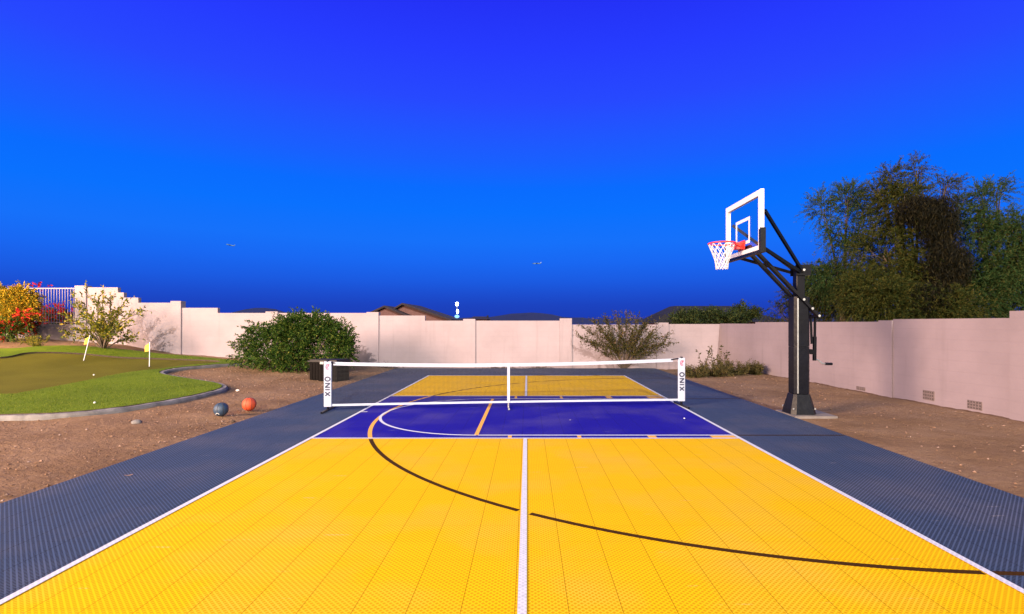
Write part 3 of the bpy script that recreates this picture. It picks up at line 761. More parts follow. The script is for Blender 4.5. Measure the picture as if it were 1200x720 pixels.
mb = MB(); mb.box(BX + .008, BX + .05, PY - .25, PY + .25, Z0 + .02, Z0 + .15); mb.build('mounting_plate', M['black'], board)
RX = BX - .38
mb = MB(); mb.torus((RX, PY, 3.05), .232, .013, 'z', 36, 8); rim = mb.build('rim', M['red'], hoop, smooth=True)
mb = MB(); mb.box(BX - .035, BX - .023, PY - .14, PY + .14, 2.93, 3.09); mb.prism([(BX - .036, PY - .11, 3.035), (BX - .036, PY + .11, 3.035), (BX - .16, PY + .06, 3.035), (BX - .16, PY - .06, 3.035)], [(BX - .036, PY - .11, 3.062), (BX - .036, PY + .11, 3.062), (BX - .16, PY + .06, 3.062), (BX - .16, PY - .06, 3.062)])
for sy in (-1, 1): mb.bar((BX - .036, PY + sy * .09, 2.97), (BX - .20, PY + sy * .145, 3.03), .03, .03)
mb.box(BX - .15, BX - .036, PY - .10, PY + .10, 2.945, 3.03)
mb.build('rim_bracket', M['red'], rim)
mb = MB(); nk = 12; rr = [(.228, 3.042), (.200, 2.965), (.165, 2.88), (.135, 2.80), (.115, 2.72), (.105, 2.645), (.10, 2.59)]
for k in range(nk):
    for s in (-1, 1):
        pts = []
        for i, (r_, z) in enumerate(rr):
            a = 2 * math.pi * (k + s * .5 * i) / nk; pts.append((RX + r_ * math.cos(a), PY + r_ * math.sin(a), z))
        mb.tube(pts, .0065, 5)
mb.build('hoop_net', M['white_cord'], hoop)

# ================================================================== SMALL THINGS
def ball(name, px, py, r_, mat, seam, label, cat):
    g = ray(px, py); c = Vector((g.x, g.y, g.z + r_))
    for it in range(40):       # slide so that the centre projects on the pixel
        d = c.y; yy = HY + (EYE - c.z) / d * F; c.y += (yy - py) * .01; c.x = (px - PX) / F * c.y; c.z = H(c.x, c.y) + .012 + r_
    t = thing(name, (c.x, c.y, c.z - r_), label, cat)
    mb = MB(); mb.sphere(c, r_, 28, 18); sh = mb.build('ball_shell', mat, t, smooth=True)
    mb = MB()
    for ax in ('x', 'y'): mb.torus(c, r_ - .001, .004, ax, 40, 6)
    for s in (-1, 1):
        pts = []
        for i in range(33):
            a = 2 * math.pi * i / 32; v = Vector((math.cos(a), .55 * s + .35 * s * math.cos(2 * a), math.sin(a))).normalized(); pts.append(c + v * (r_ - .001))
        mb.tube(pts, .004, 6)
    sm = mb.build('ball_seam', seam, t, smooth=True)
    return t, c
t, c = ball('basketball', 292, 474, .124, M['ballo'], M['seam'], 'orange basketball lying on the dirt beside the court edge', 'basketball')
t, c = ball('basketball', 259, 480, .120, M['ballb'], M['seam'], 'dark navy ball lying on the dirt by the green kerb', 'basketball')
mb = MB(); q = c + Vector((.01, -.99, -.55)).normalized() * .121
mb.bar(q + Vector((-.03, 0, -.012)), q + Vector((-.004, -.004, .012)), .012, .006); mb.bar(q + Vector((0, -.004, .012)), q + Vector((.03, 0, -.012)), .012, .006)
mb.build('ball_print', M['ballw'], t)
# golf flags and cups
for (bx_, by_), (tx, ty), lab in (((98, 423), (105.5, 393), 'leaning white golf pin with yellow flag in front of the small tree'), ((175, 430), (175.5, 401), 'upright white golf pin with yellow flag near the wall pilaster')):
    g = ray(bx_, by_, .045); top = at(tx, ty, g.y + .05)
    t = thing('golf_flag', g, lab, 'golf flag', 'golf pins on the putting green')
    mb = MB(); mb.tube([g, top], .010, 8); mb.build('pole', M['white_p'], t)
    mb = MB(); n = 8; hL = .34; dn = (g - top).normalized(); wv = Vector((-1, .25, 0)).normalized()
    for s in (0, .006):
        pass
    rows = []
    for i in range(n + 1):
        u = i / n; ww = .20 * u; off = Vector((0, .02 * math.sin(u * 7), -.15 * u * .6))
        rows.append((top + wv * ww + off + dn * .02 + dn * .09 * u * .4, top + wv * ww + off + dn * (.27 - .05 * u)))
    for a, b in zip(rows, rows[1:]):
        mb.prism([a[0], b[0], b[1], a[1]], [p + Vector((0, .005, 0)) for p in (a[0], b[0], b[1], a[1])])
    mb.build('flag', M['flag'], t)
    mb = MB(); mb.lathe([(.054, g.z + .001), (.054, g.z + .004)], (g.x, g.y), 16); mb.build('cup', M['cup'], t)
for px, py, lift, lab in ((110, 440.5, .045, 'white golf ball on the brown putting surface'), (111, 473.5, .085, 'white golf ball on the bright green front fringe')):
    g = ray(px, py, lift); mb = MB(); mb.sphere(g + Vector((0, 0, .0214)), .0214, 14, 10)
    prop(mb.build('golf_ball', M['golf'], origin=g, smooth=True), lab, 'golf ball', 'golf balls on the green')
# white stone beside kerb, small pieces lying on the court
def stone(px, py, s, mat, label, name='rock', cat='rock', group=None, sq=(1.3, 1, .7)):
    g = ray(px, py); mb = MB(); mb.sphere(g + Vector((0, 0, s * .45)), s, 12, 8, sq)
    mb.v = [tuple(Vector(v) + Vector((random.gauss(0, s * .06), random.gauss(0, s * .06), random.gauss(0, s * .05)))) for v in mb.v]
    return prop(mb.build(name, mat, origin=g), label, cat, group)
stone(278.5, 458.5, .035, M['rock'], 'small pale stone lying past the kerb tip above the orange ball')
stone(160, 497, .06, M['kerb'], 'grey fist sized stone on the dirt in front of the kerb')
stone(273, 495, .03, M['litter_edge_shade'], 'small dark stone at the court edge below the navy ball')
stone(368, 444, .06, M['rock'], 'pale stone lying at the foot of the dark storage box')
def leaf_on_court(px, py, s, label, mat=None, rot=0.0, name='fallen_leaf', cat='leaf'):
    d = EYE * F / (py - HY); c = Vector(((px - PX) / F * d, d, .004)); mb = MB(); n = 7
    L = []
    for i in range(n + 1):
        u = i / n * 2 - 1; w_ = s * .45 * (1 - u * u) ** .7; z = .004 + .25 * s * u * u
        a = Vector((u * s, w_, z + .1 * s)); b = Vector((u * s, 0, z)); e = Vector((u * s, -w_, z + .12 * s))
        L.append([c + Matrix.Rotation(rot, 3, 'Z') @ k for k in (a, b, e)])
    for a, b in zip(L, L[1:]):
        mb.quad(a[0], a[1], b[1], b[0]); mb.quad(a[1], a[2], b[2], b[1])
    return prop(mb.build(name, mat or M['deadleaf'], origin=c), label, cat)
leaf_on_court(151, 558.5, .038, 'curled tan dead leaf on the grey tiles at left', rot=.5)
leaf_on_court(802, 491.5, .035, 'white curled scrap on the blue zone near the right sideline', M['scrap'], 1.4, 'paper_scrap', 'scrap')
leaf_on_court(668, 493, .016, 'tiny white speck of paper in the middle of the blue zone', M['scrap'], .4, 'paper_scrap', 'scrap')
# storage box
bc = Vector((-5.72, 15.15, H(-5.72, 15.15))); ang = R(-18)
sb = thing('storage_box', bc, 'dark brown resin storage box standing behind the left net post', 'storage box')
def rot_box(mb, x0, x1, y0, y1, z0, z1):
    m3 = Matrix.Rotation(ang, 3, 'Z'); f = lambda x, y, z: bc + m3 @ Vector((x, y, z))
    mb.prism([f(x0, y0, z0), f(x1, y0, z0), f(x1, y1, z0), f(x0, y1, z0)], [f(x0, y0, z1), f(x1, y0, z1), f(x1, y1, z1), f(x0, y1, z1)])
mb = MB(); rot_box(mb, -.46, .46, -.28, .28, 0, .54); bd = mb.build('body', M['boxm'], sb)
mb = MB()
for i in range(9): rot_box(mb, -.44 + i * .1, -.36 + i * .1, -.292, -.281, .03, .51)
mb.build('front_slat', M['boxm'], bd)
mb = MB(); rot_box(mb, -.50, .50, -.32, .32, .545, .58); rot_box(mb, -.46, .46, -.28, .28, .5805, .61); mb.build('lid', M['box_lid'], sb)
mb = MB(); rot_box(mb, -.06, .06, -.335, -.321, .49, .56); mb.build('latch', M['steel'], sb)

# ================================================================== PLANTS
def big_tree(name, base, label, group, h, lean, limbs, mat, spread, nleaf, leaf, twig=1500, gravity=.02, shrink=.70, kids=3, depth=3, jit=.10, clump=None, wob=.17):
    t = thing(name, base, label, 'tree', group)
    mb = MB(); segs = []; b = Vector(base)
    top = b + Vector((lean[0], lean[1], h * .26)); mb.tube([b - Vector((0, 0, .3)), b.lerp(top, .5) + Vector((.05, 0, 0)), top], [.17, .14, .12], 9)
    for i in range(limbs):
        a = 2 * math.pi * i / limbs + random.uniform(-.3, .3); e = random.uniform(.35, 1.0)
        d = Vector((math.cos(a) * spread, math.sin(a) * spread * .8, e)).normalized()
        grow(mb, top, d, h * random.uniform(.28, .36), .075, depth, kids, .62, gravity, shrink, segs, wob)
    mb.build('trunk', M['bark'], t, smooth=True)
    P, D = along(segs, nleaf, jit)
    # loosely clustered: keep more leaves where a slow noise is high
    k = (np.sin(P[:, 0] * 2.3 + 1.7) + np.sin(P[:, 1] * 2.1 + .3) + np.sin(P[:, 2] * 2.7) + RNG.normal(0, .9, len(P))) > -.7
    V = leaves(P[k], D[k], leaf[0], leaf[1], .8, leaf[2])
    # fine trailing twigs
    Pt, Dt = along(segs, twig, jit * .6); Vt = leaves(Pt, Dt, .42, .012, .45, .35)
    crown = quads_mesh('crown', np.concatenate([V, Vt]), mat, t)
    return t, segs
trees = 'windblown desert trees behind the right wall'
def base(px, d): x = (px - PX) / F * d; return (x, d, H(x, d))
def sprays(c, rad, n, per, length, leaf, droop=.35, up=.25, shell=.45, wind=(0, 0, 0), gate=-.8, floor=None):
    """n feathery twigs filling an ellipsoid: each a drooping arc carrying small leaflets and a thin stem"""
    q = unit(RNG.normal(0, 1, (n, 3))); q0 = q * (RNG.uniform(0, 1, (n, 1)) ** shell); P0 = np.array(c) + q0 * np.array(rad)
    g = np.sin(P0[:, 0] * 4.1 + 1.3) + np.sin(P0[:, 1] * 3.7) + np.sin(P0[:, 2] * 4.6 + .7) + RNG.normal(0, .8, n)
    P0, q = P0[g > gate], q[g > gate]; n = len(P0)
    d = unit(q * .8 + RNG.normal(0, .45, (n, 3)) + np.array([0, 0, up]) + np.array(wind)); L = length * RNG.uniform(.5, 1.25, (n, 1))
    t = RNG.uniform(0, 1, (n, per, 1)); p = P0[:, None] + d[:, None] * t * L[:, None] + np.array([0, 0, -1.0]) * droop * (t ** 2) * L[:, None]
    dirs = np.repeat(d[:, None], per, 1) + np.array([0, 0, -1.0]) * droop * t
    p = (p + RNG.normal(0, .012, p.shape)).reshape(-1, 3); dirs = dirs.reshape(-1, 3)
    out = [leaves(p, dirs, leaf[0], leaf[1], .55)]
    ts = np.linspace(0, 1, 4); a = [P0 + d * k * L + np.array([0, 0, -1.0]) * droop * k * k * L for k in ts]; w_ = RNG.normal(0, 1, (n, 3)); w_ = unit(np.cross(d, w_)) * .004
    for u, v in zip(a, a[1:]): out.append(np.stack([u - w_, u + w_, v + w_ * .6, v - w_ * .6], 1))
    return np.concatenate(out)
def spray_tree(name, base_, label, cat, group, mat, blobs, trunk=.14, limbmat='bark', extra=None, trunk_top=.45, flowers=()):
    """blobs: (px, py, distance, rx, ry, rz, twigs, kwargs)"""
    t = thing(name, base_, label, cat, group); mb = MB(); b = Vector(base_); top = None
    cs = [at(k[0], k[1], k[2]) for k in blobs]; mean = sum(cs, Vector()) / len(cs); fork = b.lerp(Vector((mean.x, mean.y, mean.z)), trunk_top)
    mb.tube([b - Vector((0, 0, .3)), b.lerp(fork, .5) + Vector((.06, .03, 0)), fork], [trunk, trunk * .8, trunk * .6], 9)
    V = []
    for k, c in zip(blobs, cs):
        mid = fork.lerp(c, .5) + Vector((random.gauss(0, .12), random.gauss(0, .12), -.12)); mb.tube([fork, mid, c], [trunk * .34, trunk * .22, trunk * .10], 6)
        for i in range(7):
            a = random.uniform(0, 6.28); e = random.uniform(-.5, .9); q = c + Vector((math.cos(a) * k[3] * .7, math.sin(a) * k[4] * .7, e * k[5] * .8)); m_ = c.lerp(q, .5) + Vector((random.gauss(0, .05), random.gauss(0, .05), .06))
            mb.tube([mid.lerp(c, random.random()), m_, q], [trunk * .08, trunk * .05, trunk * .02], 4)
        V.append(sprays(c, k[3:6], int(k[6] * (.85 if trunk > .08 else 1)), **(k[7] if len(k) > 7 else {})))
    mb.build('trunk', M[limbmat], t, smooth=True); ng = sum(len(v) for v in V); V += [sprays(at(k[0], k[1], k[2]), k[3:6], k[6], **k[7]) for k in flowers]
    V = np.concatenate(V); cr = quads_mesh('crown', V, [mat, M['lf_red']] if flowers else mat, t)
    if flowers: cr.data.polygons.foreach_set('material_index', np.array([0] * ng + [1] * (len(V) - ng), dtype=np.int32))
    return t
ft = dict(per=26, length=.50, leaf=(.075, .018), droop=.55, up=.15, gate=-1.3)
pl = dict(per=26, length=.46, leaf=(.060, .016), droop=.30, up=.40, gate=-1.8, wind=(.1, 0, 0))
t = spray_tree('mesquite_tree', base(1072, 15.4), 'tall feathery desert tree with a dark dense clump, tallest behind the right wall', 'tree', trees, M['lf_mesq'],
    [(1050, 250, 15.2, .62, .6, .75, 900, ft), (1035, 300, 15.0, .85, .7, .7, 1100, ft), (1075, 320, 14.8, 1.0, .7, .8, 1300, ft), (1110, 335, 15.2, .8, .7, .8, 900, ft),
     (1074, 200, 15.6, .14, .2, .34, 90, pl), (1044, 208, 15.5, .24, .3, .30, 130, pl), (1030, 225, 15.5, .28, .3, .28, 130, pl), (1062, 226, 15.3, .45, .4, .2, 200, pl), (1108, 218, 15.6, .34, .3, .12, 90, pl), (1125, 240, 15.4, .3, .3, .3, 150, pl)], .19)
P = []
for c, r_, n in ((at(1098, 262, 14.3), (.48, .45, .78), 17000), (at(1076, 246, 14.4), (.55, .5, .42), 8000), (at(1110, 312, 14.0), (.55, .45, .75), 16000), (at(1090, 350, 13.6), (.6, .4, .45), 5000)):
    q = unit(RNG.normal(0, 1, (n, 3))) * (RNG.uniform(0, 1, (n, 1)) ** .45); P.append(np.array(c) + q * np.array(r_) + RNG.normal(0, .06, (n, 3)))
P = np.concatenate(P); quads_mesh('mistletoe_clump', leaves(P, np.tile([0, 0, -1.0], (len(P), 1)), .12, .013, .6, .2), M['lf_dark'], t)
spray_tree('palo_verde_tree', base(985, 16.6), 'wispy pale green tree leaning over the wall behind the hoop pole', 'tree', trees, M['lf_feather'],
    [(994, 232, 16.6, .34, .4, .42, 330, pl), (990, 268, 16.4, .55, .5, .75, 560, ft), (965, 245, 16.8, .45, .4, .55, 200, pl), (1012, 245, 16.8, .40, .4, .5, 240, pl), (1008, 300, 16.3, .7, .5, .6, 520, ft), (975, 325, 16.2, .75, .5, .55, 650, ft)], .13)
spray_tree('palo_verde_tree', base(1166, 14.4), 'bushy feathery tree at the right edge of the photo above the end pilaster', 'tree', trees, M['lf_feather'],
    [(1152, 235, 14.6, .24, .3, .40, 230, pl), (1142, 265, 14.6, .45, .4, .45, 420, ft), (1168, 228, 14.8, .26, .3, .34, 170, pl), (1165, 300, 14.4, .75, .6, .75, 800, ft), (1190, 275, 14.3, .55, .5, .65, 700, ft), (1205, 320, 14.0, .9, .6, .9, 1300, ft), (1150, 345, 14.2, .9, .6, .6, 1000, ft), (1240, 280, 14.4, .8, .6, .8, 600, ft)], .16)
spray_tree('mesquite_tree', base(950, 18.0), 'low olive thicket spreading just above the wall behind the hoop pole', 'tree', trees, M['lf_mesq'],
    [(962, 338, 17.6, .65, .6, .75, 900, ft), (985, 352, 17.2, .9, .6, .55, 1100, ft), (912, 364, 18.4, .45, .5, .36, 170, ft), (936, 352, 18.2, .5, .5, .5, 300, ft)], .12)
spray_tree('mesquite_tree', base(1030, 14.9), 'low olive thicket hanging over the wall beneath the tall tree', 'tree', trees, M['lf_mesq'],
    [(1015, 345, 14.6, .75, .5, .6, 1000, ft), (1045, 352, 14.0, .9, .5, .45, 1100, ft), (1085, 358, 13.6, .7, .45, .35, 800, ft), (1120, 358, 13.6, .7, .45, .35, 700, ft)], .10)

def shrub(name, base_, label, cat, rad, hgt, mat, nleaf, leaf, stems=9, depth=2, kids=3, spread=.8, group=None, gravity=.0, jit=.05, thick=.02, stemmat='stem', shrink=.72, ang=.6, wob=.16, part='foliage'):
    t = thing(name, base_, label, cat, group); mb = MB(); segs = []; b = Vector(base_)
    for i in range(stems):
        a = 2 * math.pi * i / stems + random.uniform(-.3, .3); s = spread * random.uniform(.3, 1.1)
        d = Vector((math.cos(a) * s * rad[0], math.sin(a) * s * rad[1], hgt * random.uniform(.75, 1.1))).normalized()
        tot = Vector((math.cos(a) * s * rad[0], math.sin(a) * s * rad[1], hgt)).length
        grow(mb, b + Vector((random.gauss(0, .06), random.gauss(0, .06), -.05)), d, tot * .48, thick, depth, kids, ang, gravity, shrink, segs, wob)
    mb.build('stem', M[stemmat], t, smooth=True)
    P, D = along(segs, nleaf, jit); P[:, 2] = np.maximum(P[:, 2], b.z + .02)
    quads_mesh(part, leaves(P, D, leaf[0], leaf[1], leaf[2]), mat, t)
    return t, segs
# big green bush in front of the back wall
b1 = Vector((-7.55, 17.55, 0)); b1.z = H(b1.x, b1.y)
bk = dict(per=16, length=.34, leaf=(.085, .034), droop=.25, up=.25, gate=-1.1)
bush = spray_tree('green_bush', b1, 'large rounded dark green bush in front of the back wall', 'bush', None, M['lf_bush'],
    [(345, 398, 17.3, .85, .7, .62, 620, bk), (312, 408, 17.2, .62, .6, .55, 380, bk), (378, 402, 17.3, .72, .7, .58, 460, bk), (348, 380, 17.4, .6, .5, .32, 240, bk), (400, 410, 17.3, .38, .4, .42, 170, bk), (294, 400, 17.3, .30, .3, .26, 80, bk), (284, 412, 17.3, .26, .3, .3, 50, bk), (398, 395, 17.3, .40, .4, .40, 170, bk), (325, 388, 17.4, .45, .4, .30, 130, bk), (388, 386, 17.4, .3, .3, .25, 70, bk), (345, 420, 16.9, 1.5, .6, .34, 620, bk), (372, 380, 17.4, .5, .5, .32, 190, bk), (300, 388, 17.3, .2, .25, .2, 34, bk)], .06, trunk_top=.3)
# small open tree on the left: arching limbs with leafy shoots
def limb_tree(name, base_, label, cat, mat, tips, d, n, per, length, leaf, group=None, thick=.03):
    t = thing(name, base_, label, cat, group); mb = MB(); b = Vector(base_); V = []
    for px, py, dd in tips:
        e = at(px, py, d + dd); m_ = b.lerp(e, .45) + Vector((random.gauss(0, .08), random.gauss(0, .08), .18))
        pts = [b.lerp(m_, .0), b.lerp(m_, .55) + Vector((0, 0, .06)), m_, m_.lerp(e, .55) + Vector((0, 0, .06)), e]; mb.tube(pts, [thick, thick * .8, thick * .6, thick * .4, thick * .15], 5)
        segs = [(tuple(a), tuple(c)) for a, c in zip(pts[1:], pts[2:])]
        P, D = along(segs, n, .03); t_ = RNG.uniform(0, 1, (n, per, 1)); dr = unit(D * .9 + RNG.normal(0, .55, D.shape) + np.array([0, 0, .25])); L = length * RNG.uniform(.4, 1.2, (n, 1))
        p = (P[:, None] + dr[:, None] * t_ * L[:, None]).reshape(-1, 3); V.append(leaves(p, np.repeat(dr, per, 0), leaf[0], leaf[1], .8))
        for q in range(0, n, 2): mb.tube([Vector(P[q]), Vector(P[q] + dr[q] * L[q])], [thick * .16, thick * .06], 3, cap=False)
    mb.build('trunk', M['bark'], t, smooth=True); quads_mesh('crown', np.concatenate(V), mat, t); return t
b2 = at(121, 403, 18.6); b2.z = H(b2.x, b2.y)
limb_tree('young_tree', b2, 'young open yellow green tree standing before the stepped wall at left', 'tree', M['lf_tree'],
    [(84, 346, 0), (101, 341, .2), (116, 352, -.2), (129, 349, .1), (146, 354, 0), (166, 365, -.1), (150, 380, -.4), (156, 396, -.2), (90, 358, .1), (118, 366, .3), (140, 366, .2), (122, 345, .3), (77, 392, -.1), (82, 373, .2), (100, 372, -.5), (131, 372, -.6), (112, 380, -.5), (138, 388, -.5), (95, 388, -.3)], 18.6, 22, 7, .36, (.115, .05))
# golden shrub and red flowers at the far left
b3 = at(10, 398, 18.9); b3.z = H(b3.x, b3.y)
gd = dict(per=14, length=.36, leaf=(.085, .040), droop=.35, up=.25, gate=-1.6)
spray_tree('golden_bush', b3, 'tall golden leaved bush at the left edge in front of the fence', 'bush', None, M['lf_gold'],
    [(8, 350, 19.0, .42, .4, .42, 240, gd), (25, 348, 19.0, .34, .35, .36, 200, gd), (-8, 358, 19.0, .5, .4, .5, 220, gd), (15, 365, 18.8, .55, .4, .42, 260, gd), (32, 362, 19.0, .28, .3, .40, 140, gd), (-20, 380, 18.8, .6, .4, .5, 160, gd), (10, 380, 18.8, .4, .3, .4, 90, gd)], .05, trunk_top=.4)
rb = dict(per=12, length=.32, leaf=(.080, .055), droop=.3, up=.2, gate=-3); gb = dict(per=12, length=.3, leaf=(.085, .036), droop=.3, up=.2, gate=-1.3)
for blobs, gblobs, px, py, d, lab in (([(2, 385, 18.4, .28, .3, .24, 30, rb), (14, 380, 18.45, .36, .3, .2, 9, rb), (25, 371, 18.5, .22, .25, .14, 14, rb)], [(12, 384, 18.4, .5, .35, .32, 90, gb), (4, 392, 18.3, .4, .3, .2, 50, gb)], 10, 398, 18.4, 'red flowering bush under the golden bush at the left edge'),
        ([(27, 382, 20.0, .20, .12, .18, 34, rb), (38, 384, 20.1, .2, .1, .14, 16, rb)], [(28, 380, 20.1, .34, .14, .28, 60, gb), (36, 378, 20.1, .3, .12, .2, 30, gb)], 32, 394, 20.1, 'small red flowering bush low against the wall under the fence')):
    b = at(px, py, d); b.z = H(b.x, b.y)
    t = spray_tree('bougainvillea', b, lab, 'bush', 'red bougainvilleas', M['lf_bush'], gblobs, .03, trunk_top=.3, flowers=blobs)
b = at(66, 386, 22.0); b.z = H(b.x, b.y)
t = spray_tree('bougainvillea', b, 'red flowering bush seen through the pickets beyond the fence', 'bush', 'red bougainvilleas', M['lf_bush'],
    [(54, 372, 22, .5, .4, .40, 110, gb), (68, 374, 22, .5, .4, .36, 110, gb), (82, 374, 22, .5, .4, .34, 100, gb), (40, 372, 22, .5, .4, .4, 90, gb)], .03, trunk_top=.3,
    flowers=[(52, 368, 21.9, .42, .3, .40, 55, rb), (71, 371, 21.9, .34, .3, .42, 60, rb), (62, 366, 21.9, .6, .3, .3, 26, rb), (80, 374, 21.9, .4, .3, .3, 22, rb), (44, 338, 22, .3, .3, .10, 8, rb)])
b = at(40, 402, 17.6); b.z = H(b.x, b.y)
shrub('small_shrub', b, 'small yellow green spiky shrub on the gravel below the golden bush', 'shrub', (.45, .4), .55, M['lf_tree'], 900, (.09, .018, .5), 16, 1, 2, .9, jit=.02, thick=.008)
# wiry shrub at the back of the court
b4 = at(731, 431, 19.55); b4.z = H(b4.x, b4.y)
limb_tree('desert_shrub', b4, 'wiry multi stemmed olive shrub at the middle of the back wall', 'shrub', M['lf_shrub'],
    [(679, 396, -.3), (685, 384, 0), (697, 378, .2), (709, 374, -.2), (722, 370, .1), (736, 369, .3), (748, 373, -.2), (760, 378, .1), (772, 385, 0), (781, 393, -.2), (785, 403, .1), (694, 402, -.4), (712, 392, -.5), (728, 384, -.4), (744, 388, -.5), (761, 396, -.5), (775, 404, -.3), (703, 388, .3), (754, 384, .3)], b4.y, 62, 9, .38, (.070, .032), thick=.022)
# weeds along the right
weeds = 'weeds growing by the right wall corner'
for i, (px, d, h, lab) in enumerate(((823, 16.6, .92, 'thin leafy weed nearest the right net post'), (838, 16.9, 1.05, 'tallest leafy weed in the clump at the wall corner'), (850, 17.1, .80, 'leafy weed at the right of the tall weed clump'))):
    b = base(px, d); t = thing('weed', b, lab, 'weed', weeds); mb = MB(); P, D = [], []
    for s in range(3):
        pts = [Vector(b)]; dd = Vector((random.gauss(0, .18), random.gauss(0, .15), 1)).normalized()
        for k in range(8):
            dd = (dd + Vector((random.gauss(0, .08), random.gauss(0, .08), .05))).normalized(); pts.append(pts[-1] + dd * h * random.uniform(.8, 1) / 8)
            if k > 1:
                for _ in range(3): P.append(tuple(pts[-1] - dd * random.uniform(0, h / 8))); D.append((random.gauss(0, 1), random.gauss(0, 1), .6))
        mb.tube(pts, [.008 - .0007 * j for j in range(9)], 5)
    mb.build('stem', M['bark'], t); quads_mesh('foliage', leaves(np.array(P), np.array(D), .11, .045, .3), M['lf_weed'], t)
for px, d, r_, h, lab in ((815, 16.0, .42, .36, 'low dry brush tuft at the court edge behind the net post'), (838, 16.3, .5, .42, 'low dry brush under the leafy weeds'), (862, 16.8, .5, .40, 'low dry brush right of the leafy weeds'), (885, 17.0, .45, .30, 'low dark brush at the foot of the wall corner')):
    shrub('dry_brush', base(px, d), lab, 'brush', (r_ * 1.15, .5), h * 1.25, M['lf_weed'], 3000, (.075, .020, .7), 18, 1, 3, 1.2, weeds, jit=.03, thick=.006)
# leaf litter against the walls
for i, (px, py, lab) in enumerate(((450, 427.5, 'small dark leaf pile at the wall behind the left net half'), (585, 429.5, 'small dark leaf pile at the wall left of the centre strap'), (633, 429.5, 'small dark leaf pile at the wall right of the centre strap'))):
    c = Vector((bx(px), BACK - .35, 0)); c.z = H(c.x, c.y); n = 500
    q = RNG.normal(0, 1, (n, 3)) * np.array([.28, .12, .06]); q[:, 2] = np.abs(q[:, 2])
    prop(quads_mesh('leaf_litter', leaves(np.array(c) + q, q, .06, .03, 1.0), M['litter_edge_shade'], origin=c), lab, 'leaf litter', 'leaf litter along the back wall')

# ================================================================== BEYOND THE WALL
# house with two gables
HD = 62.0
def hz(py): return EYE + (HY - py) * HD / F
def hx(px): return (px - PX) * HD / F
house = thing('house', (hx(480), HD, -1.2), 'far house with two brown gables showing above the back wall', 'house')
mb = MB()
def gable(mb, pl, pp, pr, pyl, pyp, pyr, y0, y1):
    mb.prism([(hx(pl), y0, -1.2), (hx(pl), y0, hz(pyl)), (hx(pp), y0, hz(pyp)), (hx(pr), y0, hz(pyr)), (hx(pr), y0, -1.2)], [(hx(pl), y1, -1.2), (hx(pl), y1, hz(pyl)), (hx(pp), y1, hz(pyp)), (hx(pr), y1, hz(pyr)), (hx(pr), y1, -1.2)])
gable(mb, 446, 456, 476, 367, 361.5, 370, HD - 1.5, HD + 6); mb.build('gable_wall', M['hwall'], house)
mb = MB(); gable(mb, 462, 473, 524, 365, 358, 375, HD, HD + 10); mb.build('gable_wall', M['hwall'], house)
def slopes(mb, pl, pp, pr, pyl, pyp, pyr, y0, y1, th=.22):
    for (a, pa), (b, pb) in (((pl, pyl), (pp, pyp)), ((pp, pyp), (pr, pyr))):
        A, B = (hx(a), hz(pa)), (hx(b), hz(pb))
        mb.prism([(A[0], y0, A[1]), (B[0], y0, B[1]), (B[0], y0, B[1] + th), (A[0], y0, A[1] + th)], [(A[0], y1, A[1]), (B[0], y1, B[1]), (B[0], y1, B[1] + th), (A[0], y1, A[1] + th)])
mb = MB(); slopes(mb, 440, 456, 484, 368.5, 361, 372.5, HD - 2.2, HD + 6); mb.build('roof', M['hroof'], house)
mb = MB(); slopes(mb, 458, 473, 530, 366.5, 357.6, 376.5, HD - .8, HD + 10); mb.build('roof', M['hroof'], house)
house2 = thing('house', (hx(553), HD + 6, -1.2), 'low far house roof right of the bright street lamp', 'house')
mb = MB(); mb.box(hx(544), hx(566), HD + 6, HD + 12, -1.2, hz(374)); mb.build('wall', M['hwall'], house2)
mb = MB(); a = [(hx(541), HD + 5.4, hz(374)), (hx(568), HD + 5.4, hz(374)), (hx(568), HD + 12.5, hz(374)), (hx(541), HD + 12.5, hz(374))]; b = [(hx(547), HD + 8, hz(370)), (hx(563), HD + 8, hz(370)), (hx(563), HD + 10, hz(370)), (hx(547), HD + 10, hz(370))]
mb.prism(a, b); mb.build('roof', M['hroof'], house2)
mb = MB(); mb.box(hx(564), hx(566), HD + 8.3, HD + 9, hz(374), hz(368.5)); mb.build('chimney', M['hroof2'], house2)
# dark hipped house on the right, trees before it
D3 = 40.0
def p3(px, py, d=D3): return at(px, py, d)
house3 = thing('house', (p3(830, 379).x, D3, -1.2), 'dark hipped roof house behind the trees left of the hoop pole', 'house')
mb = MB(); xl, xr = p3(776, 379).x, p3(925, 379).x; mb.box(xl + .5, xr - .5, D3 + .6, D3 + 9, -1.2, EYE + .1); mb.build('wall', M['hwall'], house3)
mb = MB(); zr = p3(0, 360.5).z
mb.prism([(xl, D3, EYE + .1), (xr, D3, EYE + .1), (xr, D3 + 9.6, EYE + .1), (xl, D3 + 9.6, EYE + .1)], [(p3(808, 0).x, D3 + 4, zr + .25), (xr - 3, D3 + 4, zr + .25), (xr - 3, D3 + 5.6, zr + .25), (p3(808, 0).x, D3 + 5.6, zr + .25)])
mb.build('roof', M['hroof2'], house3)
mb = MB(); a = p3(769, 379, D3 - 3); c = p3(779, 368, D3 - 3); e = p3(792, 379, D3 - 3)
mb.prism([(a.x, D3 - 3, EYE), (e.x, D3 - 3, EYE), (c.x, D3 - 3, c.z)], [(a.x, D3 + 1, EYE), (e.x, D3 + 1, EYE), (c.x, D3 + 1, c.z)]); mb.build('porch_roof', M['hroof2'], house3)
far = 'trees in front of the dark hipped house'
